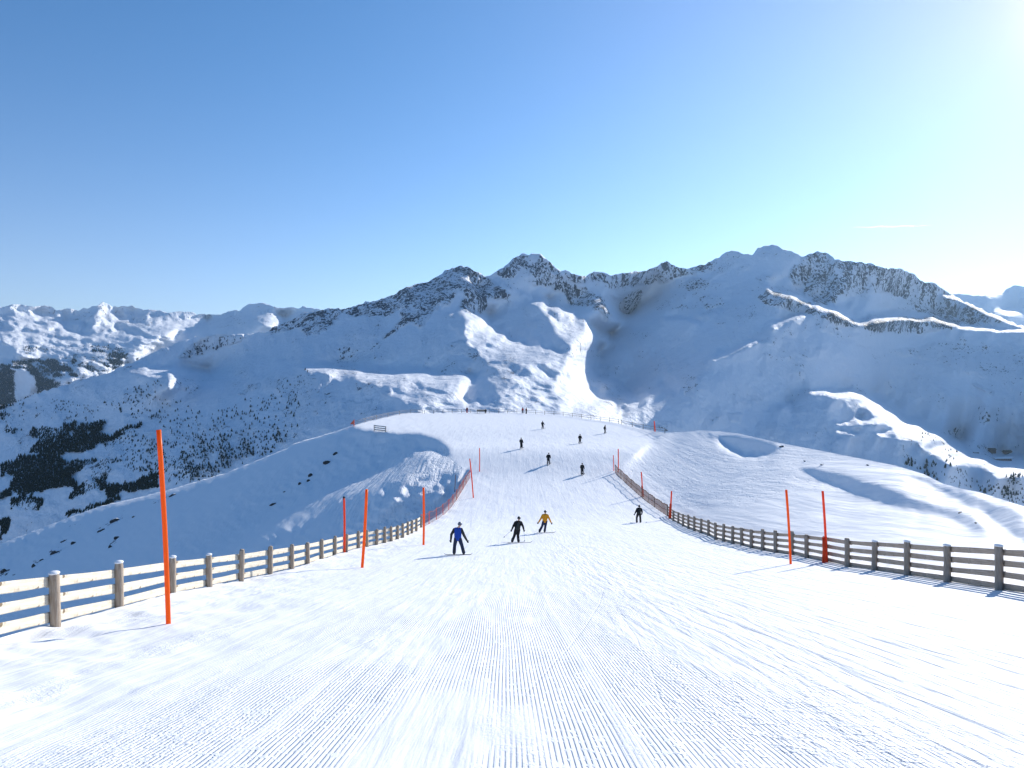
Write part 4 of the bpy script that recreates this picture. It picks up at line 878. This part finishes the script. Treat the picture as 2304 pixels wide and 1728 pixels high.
# 6 people at the far edge of the plateau
FARP = [(1051, 929, 1.0, M_MAROON, M_REDJ, M_DARK, 'person in dark maroon jacket and red trousers at the plateau edge, left of the bench', 0), (1176, 930, .98, M_REDJ, M_NAVY, M_DARK, 'left person of a pair in red at the far plateau edge', 0),
        (1184, 931, 1.0, M_MAROON, M_DARK, M_DARK, 'right person of a pair, in dark maroon, at the far plateau edge', 0), (1093, 930, .95, M_SLEEVE, M_DARK, M_DARK, 'person in dark clothes sitting at the right end of the bench', 1)]
for k, (x, y, sc, ja, tr_, he, lab, sit) in enumerate(FARP):
    q = surf(x, y) if x < 1060 else surf(x, y)
    S = dict(head=(.02, .04, 1.62), chest=(0, .0, 1.33), hip=(0, -.02, .90), elbL=(-.28, -.02, 1.08), handL=(-.27, .12, .86), elbR=(.28, -.02, 1.08), handR=(.27, .12, .86), kneeL=(-.12, .05, .48), kneeR=(.12, .05, .48), footL=(-.14, 0, .03), footR=(.14, 0, .03))
    if sit: S.update(head=(0, .08, 1.22), chest=(0, .03, .94), hip=(0, 0, .52), elbL=(-.26, .1, .72), handL=(-.18, .32, .6), elbR=(.26, .1, .72), handR=(.18, .32, .6), kneeL=(-.12, .42, .52), kneeR=(.12, .42, .52), footL=(-.13, .44, .03), footR=(.13, .44, .03))
    p = make_person(lab, q + Vector((0, -.4, 0)), S, ja, tr_, he, None, False, .5 * k, None, (2.6, .4, -.9, 3.0)[k], .03, False); p.scale = (sc,) * 3
q = surf(1083, 930); root = empty('bench', q + Vector((0, -.4, 0))); tag(root, 'dark wooden bench with back at the far plateau edge', 'bench')
for nm, c, s in (('seat', (0, 0, .45), (2.6, .45, .06)), ('backrest', (0, .22, .78), (2.6, .06, .42)), ('leg', (-1.1, 0, .1), (.1, .42, .66)), ('leg', (1.1, 0, .1), (.1, .42, .66))):
    bm = bmesh.new(); box(bm, c, s, None, .012); bm_obj(nm, bm, M_POST, root, False)

# ------------------------------------------------------------------ conifers: the 300 that show largest one by one, the rest as woods
def bark_needles():
    m = mat('conifer_needles', (.018, .035, .026), .85, .1); N = NT(m); p = N.pos()
    N.l(N.mix(N.noise(p, .35, 2), (.010, .024, .022, 1), (.035, .055, .035, 1)), N.b.inputs['Base Color']); return m
M_TREE = bark_needles()
def conifer(seed):                                # unit height; trunk and ragged tiers of drooping boughs
    r = random.Random(seed); bm = bmesh.new(); tube(bm, [(0, 0, -.15), (0, 0, .35)], [.022, .016], 5)
    nt = 6
    for t in range(nt):
        z0 = .10 + .80 * t / nt; z1 = z0 + .30 - .10 * t / nt; R_ = (.235 - .19 * t / nt) * r.uniform(.85, 1.15); n = 9
        top = bm.verts.new((r.uniform(-.01, .01), r.uniform(-.01, .01), min(1, z1)))
        ring = [bm.verts.new((R_ * q * math.cos(a), R_ * q * math.sin(a), z0 + (.05 if k % 2 else -.02) + r.uniform(-.02, .02))) for k in range(n * 2) for a, q in [((k + r.uniform(-.2, .2)) * math.pi / n, (1.1 if k % 2 == 0 else .55) * r.uniform(.8, 1.15))]]
        for k in range(n * 2): bm.faces.new((top, ring[k], ring[(k + 1) % (n * 2)]))
    me = bpy.data.meshes.new('conifer_tree'); bm.to_mesh(me); bm.free(); me.materials.append(M_TREE); return me
CONIFER = [conifer(k) for k in range(4)]
WOOD = [(.85, P('e 0,900 280,800 560,740 380,720 560,560 410,470 420,400 700,390 760,420 900,340 1040,320 1040,400 1190,310 1190,380 1250,310 1440,300 1440,400 1380,480 1500,500 1680,430 1850,360 1950,300 1950,360 1700,500 1560,560 1300,640 1280,680 1100,720 950,720 820,810 920,880 1100,840 1300,820 1350,880 1100,970 1000,1040 1020,1100 1080,1200 1250,1140 1280,1100 1280,1000 1400,880 1700,820 1700,860 1540,960 1460,1080 1430,1140 1500,1190 1700,1200 1900,1110 2200,1000 2212,1230 2000,1250 1700,1280 1480,1370 1480,1260 1350,1240 1050,1380 960,1410 1000,1300 1000,1200 820,1200 560,1280 400,1350 600,1400 530,1540 400,1590 370,1500 250,1490 200,1630 160,1400 280,1370 200,1290 0,1380 0,1300 160,1230 130,1180 200,1060 100,1040 0,1080')),
        (.8, P('5 0,850 150,870 140,930 0,1010')), (.8, P('5 470,810 640,770 860,690 860,720 640,790 480,830')), (.75, P('d -50,1690 200,1650 330,1570 470,1540 300,1620 150,1690 -50,1740')), (.6, P('e 0,200 100,150 60,290 0,310')), (.5, P('e 0,400 150,390 280,420 200,490 0,470')),
        (.22, P('5 1160,180 1300,240 1500,250 1900,230 2080,240 2000,330 1850,420 1700,460 1500,550 1330,600 1190,600 1170,400')), (.07, P('5 1160,100 1500,60 1900,120 2150,200 1900,240 1500,250 1300,240')), (.16, P('5 700,0 1000,40 1150,120 1160,180 900,120')), (.14, P('5 0,50 400,0 700,60 700,130 500,160 200,140 0,200')),
        (.2, P('5 860,200 1160,300 1160,560 900,500 700,330')), (.2, P('2 -20,1270 200,1290 150,1400 0,1490')), (.07, P('1 900,860 1100,800 1400,1050 1300,1150 900,1000')), (.10, P('1 2212,700 1900,900 1500,1050 1900,1150 2212,1000'))]
WOODR = [(.48, P('f 200,460 480,600 650,600 850,640 1100,690 1400,820 1640,900 1900,960 2212,1010 2212,1340 1900,1200 1300,1020 950,950 750,850 480,740 200,640')), (.35, P('f 1870,830 2212,790 2212,1010 1900,960')), (.22, P('f 100,380 700,560 500,600 200,470 60,450')), (.3, P('f 680,230 950,240 980,330 720,330')), (.2, P('f 900,400 1180,420 1150,560 920,560')), (.14, P('f 400,60 1250,340 1000,400 500,260'))]
WOODL = [(.8, P('d 0,1130 350,1050 500,1180 720,1340 940,1390 560,1490 200,1650 0,1700')), (.85, P('d 350,1050 520,1040 750,1060 900,1100 1050,1200 1180,1285 940,1372 920,1290 720,1180 600,1120')), (.85, P('d 1370,1000 1500,1000 1600,955 1800,980 1950,1020 1800,1090 1640,1165 1500,1190 1400,1120 1480,1080')), (.85, P('d -400,1150 0,1150 150,1200 400,1250 650,1320 900,1385 560,1490 200,1650 0,1700 -400,1700')), (.6, P('d 900,930 1400,920 1700,900 1480,1210 1180,1285 1000,1120')), (.6, P('d 100,1100 400,1090 900,1260 900,1330 500,1230')), (.28, P('d 300,850 1500,850 1900,1000 1600,950 1370,1000 900,960 350,1040'))]
def plant(rel, polys, step, seed, hmin, hmax, top, near_only=True):
    out = []; r = np.random.RandomState(seed); allp = np.concatenate([p for _, p in polys])
    x0, y0, x1, y1 = allp[:, 0].min(), allp[:, 1].min(), allp[:, 0].max(), allp[:, 1].max()
    X, Y = np.meshgrid(np.arange(x0, x1, step), np.arange(y0, y1, step * .8)); X = X + r.uniform(-.6, .6, X.shape) * step; Y = Y + r.uniform(-.5, .5, Y.shape) * step
    dens = paint(X, Y, 0, polys[::-1], 5, 55 + seed, 14) ; dens = np.where(dens > .7, np.clip(dens + .9 + 1.2 * fbm(X / 16, Y / 13, 2, seed), 0, 1), dens * np.clip(.9 + 1.0 * fbm(X / 22, Y / 18, 2, seed), 0, 1.6))
    k = (r.uniform(0, 1, X.shape) < dens) & (Y > top(X) + 1)
    if near_only: k &= (Y < sky_fn(SKY_H)(X) + 3) & (X > -40) & (X < 2344)
    X, Y = X[k], Y[k]; D = np.exp(rel.at(X, Y)); V = world(X, Y, D); h = (hmin + (hmax - hmin) * r.uniform(0, 1, len(X)) ** 1.6) * np.where(dens[k] < .5, .72, 1)
    return V, h
VL, hL = plant(GX, WOOD, 3.0, 2, 4.6, 8.8, sky_fn(SKY_M)); VR, hR = plant(GX, WOODR, 5.0, 3, 5, 10, sky_fn(SKY_M)); VF, hF = plant(GL, WOODL, 2.1, 4, 14, 24, lambda x: np.maximum(sky_fn(SKY_L)(x), 0))
mk = VF[:, 1] > 0
CV = []
for me in CONIFER:
    co = np.empty(len(me.vertices) * 3, np.float32); me.vertices.foreach_get('co', co); CV.append((co.reshape(-1, 3), [tuple(p.vertices) for p in me.polygons if len(p.vertices) == 3]))
def wood_mass(name, V, h, seed):                  # woods too dense to count, as one mass of trees
    r = np.random.RandomState(seed); vs = []; fs = []; off = 0
    tris = [np.array(f) for _, f in CV]
    for i in range(len(V)):
        co, _ = CV[i % 4]; a = r.uniform(0, 6.28); c, s = math.cos(a), math.sin(a); w = r.uniform(.9, 1.5)
        p = co * h[i]; vs.append(np.stack([(p[:, 0] * c - p[:, 1] * s) * w, (p[:, 0] * s + p[:, 1] * c) * w, p[:, 2]], -1) + V[i]); fs.append(tris[i % 4] + off); off += len(co)
    me = grid_mesh(name, np.concatenate(vs), np.concatenate(fs)); me.polygons.foreach_set('use_smooth', np.zeros(len(me.polygons), bool))
    return tag(link(name, me, M_TREE), kind='stuff')
size = np.concatenate([hL / VL[:, 1], hR / VR[:, 1]]); pick = set(np.argsort(-size)[:300].tolist())
restL = [i for i in range(len(VL)) if i not in pick]; restR = [i for i in range(len(VR)) if i + len(VL) not in pick]
print('conifers', len(VL), len(VR), len(VF))
rt = random.Random(5)
for i in sorted(pick):
    left = i < len(VL); V, h = (VL[i], hL[i]) if left else (VR[i - len(VL)], hR[i - len(VL)])
    o = bpy.data.objects.new('conifer_tree', CONIFER[i % 4]); COL.objects.link(o); o.location = V; w = rt.uniform(.9, 1.4); o.scale = (h * w, h * w, h); o.rotation_euler = (0, 0, rt.uniform(0, 6.28))
    tag(o, 'small dark conifer on the shaded snowy slope of the left valley' if left else 'small dark conifer on the snowy slope below the right hill', 'conifer', 'conifers on the left valley slope' if left else 'conifers below the right hill')
wood_mass('forest', VL[restL], hL[restL], 1); wood_mass('forest', VR[restR], hR[restR], 2); wood_mass('forest', VF, hF, 3)

# ------------------------------------------------------------------ rocks on the hill
def rock_mat():
    m = mat('dark_rock', (.05, .05, .055), .9, .2); N = NT(m); p = N.pos(); up = N.n('ShaderNodeSeparateXYZ'); N.l(N.n('ShaderNodeNewGeometry').outputs['Normal'], up.inputs[0])
    f = N.ramp(N.math('ADD', up.outputs[2], N.math('MULTIPLY', N.noise(p, 2.5, 3), .5)), 1.0, 1.15)
    N.l(N.mix(f, N.mix(N.noise(p, 3, 4), (.025, .025, .028, 1), (.10, .098, .095, 1)), (*SNOW, 1)), N.b.inputs['Base Color']); N.l(N.bump(N.noise(p, 4, 4, .7), .2, .8), N.b.inputs['Normal']); return m
M_STONE = rock_mat()
ROCKS = [('6', 490, 440, 46, 26, 'upper of two large dark rocks on the shaded flank'), ('6', 428, 500, 60, 40, 'longest dark rock on the shaded flank, below the upper one'), ('6', 312, 595, 34, 30, 'roundish dark rock in the middle of the shaded flank'), ('6', 296, 633, 28, 18, 'small dark rock just under the roundish one on the flank'),
         ('6', 237, 655, 26, 22, 'lone small dark rock lower left of the roundish one'), ('6', 45, 800, 56, 22, 'narrow slanting rock on the shaded flank left of the red pole'), ('6', 125, 713, 20, 8, 'tiny rock on the shaded flank above the red pole'),
         ('5', 820, 850, 80, 40, 'broad dark outcrop on the flank left of the tall orange pole'), ('5', 720, 925, 60, 18, 'flat dark outcrop below the broad one left of the tall pole'), ('5', 830, 975, 40, 26, 'dark rock above the fence left of the tall pole'), ('5', 785, 1040, 28, 26, 'small dark rock right above the pale fence'), ('5', 400, 1075, 90, 30, 'wide dark outcrop above the second fence post'),
         ('5', 295, 1135, 34, 18, 'small rock beside the wide outcrop above the fence'), ('5', 240, 1175, 30, 36, 'tall thin rock above the nearest fence rails'), ('5', 520, 1015, 36, 26, 'rock above and right of the wide outcrop'), ('5', 450, 1000, 50, 14, 'thin flat rock above the wide outcrop'), ('5', 950, 828, 26, 16, 'small rock on the fold line left of the tall pole'),
         ('5', 1225, 675, 50, 20, 'rock right behind the middle of the tall orange pole'), ('5', 25, 1215, 50, 40, 'rock at the left edge of the photo above the fence'), ('5', 100, 1240, 22, 12, 'small rock near the left edge above the fence'),
         ('8', 490, 392, 40, 18, 'dark rock on the crest of the right hill beside the first hollow'), ('8', 655, 497, 22, 8, 'small dark rock below the right hill crest'), ('8', 780, 520, 46, 12, 'flat dark rock above the long hollow on the right hill'), ('8', 1105, 525, 26, 10, 'small dark rock on the bright crest of the right hill')]
for k, (fr, x, y, w, h, lab) in enumerate(ROCKS):
    ox, oy, sc = FR[fr]; px, py = ox + x * sc, oy + y * sc; rel = GF if px < 1060 else GH
    D = math.exp(float(rel.at(np.array([px]), np.array([py + h * sc * .3]))[0])); W_, H_ = .85 * w * sc * D / F, .85 * h * sc * D / F
    bm = bmesh.new(); rr = random.Random(k + 50); bmesh.ops.create_icosphere(bm, subdivisions=3, radius=.5)
    n0 = [Vector((rr.uniform(-1, 1), rr.uniform(-1, 1), rr.uniform(-1, 1))).normalized() for _ in range(9)]
    for v in bm.verts:
        c = v.co.copy()
        for q in n0:
            d = c.dot(q); 
            if d > .34: c -= q * (d - .34) * .85
        v.co = c * (1 + .10 * math.sin(9 * c.x + k) * math.cos(7 * c.y + k))
    tilt = -.35 if fr != '8' else .25
    bm.transform(Matrix.Rotation(tilt, 4, 'Y') @ Matrix.Diagonal((W_ * 1.25, max(W_ * .7, .5), H_ * 1.5, 1)))
    o = bm_obj('rock', bm, M_STONE, None, False); o.location = world(np.array(px), np.array(py + h * sc * .25), np.array(D)).tolist(); tag(o, lab, 'rock', 'rocks on the shaded flank' if fr != '8' else 'rocks on the right hill')

# ------------------------------------------------------------------ huts of the far hamlet on the right, contrail
M_TIMBER = wood('hut_timber', (.10, .06, .045), (.17, .10, .075), (2, 2, 2)); M_ROOF = mat('hut_roof', (.035, .035, .04), .7, .2); M_PANE = mat('window_glass', (.02, .03, .04), .1, .6); M_PINK = mat('weathered_boards', (.20, .13, .13), .8, .1)
def hut(px, py, w, d, h, rh, label, mw, snowy):
    D = math.exp(float(GX.at(np.array([px * 1.0]), np.array([py * 1.0]))[0])); s = D / F; w *= s; d *= s; h *= s; rh *= s
    root = empty('hut', world(np.array(px * 1.0), np.array(py * 1.0), np.array(D)).tolist(), .12); tag(root, label, 'hut', 'huts of the far hamlet')
    bm = bmesh.new(); box(bm, (0, 0, h / 2 - h * .5), (w, d, h * 2)); bm_obj('wall', bm, mw, root, False)
    bm = bmesh.new(); o_ = .12
    pr = [(-w * (.5 + o_), -d * .62, h * .95), (w * (.5 + o_), -d * .62, h * .95), (w * (.5 + o_), 0, h + rh), (-w * (.5 + o_), 0, h + rh), (-w * (.5 + o_), d * .62, h * .95), (w * (.5 + o_), d * .62, h * .95)]
    v = [bm.verts.new(p) for p in pr]; u = [bm.verts.new((p[0], p[1], p[2] + h * .12)) for p in pr]
    for q in ((0, 1, 2, 3), (3, 2, 5, 4)): bm.faces.new([u[i] for i in q]); bm.faces.new([v[i] for i in q[::-1]])
    for a, b in ((0, 1), (1, 2), (2, 5), (5, 4), (4, 3), (3, 0)): bm.faces.new((v[a], v[b], u[b], u[a]))
    bmesh.ops.recalc_face_normals(bm, faces=bm.faces); bm_obj('roof', bm, M_CAP if snowy else M_ROOF, root, False)
    n = max(2, int(w / (h * 1.1)))
    for k in range(n):
        bm = bmesh.new(); box(bm, (-w / 2 + w * (k + .5) / n, -d / 2 - h * .01, h * .5), (w / n * .42, h * .06, h * .36)); bm_obj('window', bm, M_PANE, root, False)
hut(2231, 1016, 15, 9, 4, 3.5, 'dark roofed hut farthest left in the far hamlet', M_TIMBER, False); hut(2266, 1020, 15, 9, 3.5, 3.5, 'second dark hut with snow on its roof in the far hamlet', M_TIMBER, False)
hut(2256, 1036, 38, 8, 4.5, 3, 'long low reddish hut with snowy roof in the far hamlet', M_PINK, True); hut(2196, 1020, 11, 5, 2.5, 2, 'small low hut with snowy roof left of the dark huts', M_TIMBER, True)
D = 24000.; a, b = world(np.array([1915., 2100.]), np.array([512., 507.]), np.array([D, D])); a, b = Vector(a), Vector(b)
bm = bmesh.new(); n = 24; tube(bm, [a.lerp(b, t / n) + Vector((0, 0, 12 * math.sin(t * .9))) for t in range(n + 1)], [max(3, 44 * math.sin(math.pi * (t + .3) / (n + .6)) ** .8 * (1 - .45 * t / n)) for t in range(n + 1)], 8)
mc = bpy.data.materials.new('ice_vapour'); mc.use_nodes = True; N = NT(mc); N.t.nodes.remove(N.b); tr = N.n('ShaderNodeBsdfTransparent'); tl = N.n('ShaderNodeBsdfTranslucent'); tl.inputs[0].default_value = (.95, .97, 1, 1); mx = N.n('ShaderNodeMixShader')
N.l(N.ramp(N.noise(N.pos(), .004, 3), .3, .8, .1, .30), mx.inputs[0]); N.l(tr.outputs[0], mx.inputs[1]); N.l(tl.outputs[0], mx.inputs[2]); N.l(mx.outputs[0], N.out.inputs['Surface'])
tag(bm_obj('contrail', bm, mc), 'faint short white contrail low in the sky above the right peaks', 'contrail')

# ------------------------------------------------------------------ haze: mountain air round the whole scene
HZ = 0.0
bm = bmesh.new(); box(bm, (0, 12000, 700), (82000, 82000, 2460)); mh = bpy.data.materials.new('haze'); mh.use_nodes = True; N = NT(mh); N.t.nodes.remove(N.b)
pv = N.n('ShaderNodeVolumePrincipled'); pv.inputs['Color'].default_value = (.48, .72, 1, 1); pv.inputs['Density'].default_value = 3.0e-5; pv.inputs['Anisotropy'].default_value = .5; N.l(pv.outputs[0], N.out.inputs['Volume'])
tag(bm_obj('haze', bm, mh, None, False), kind='stuff')
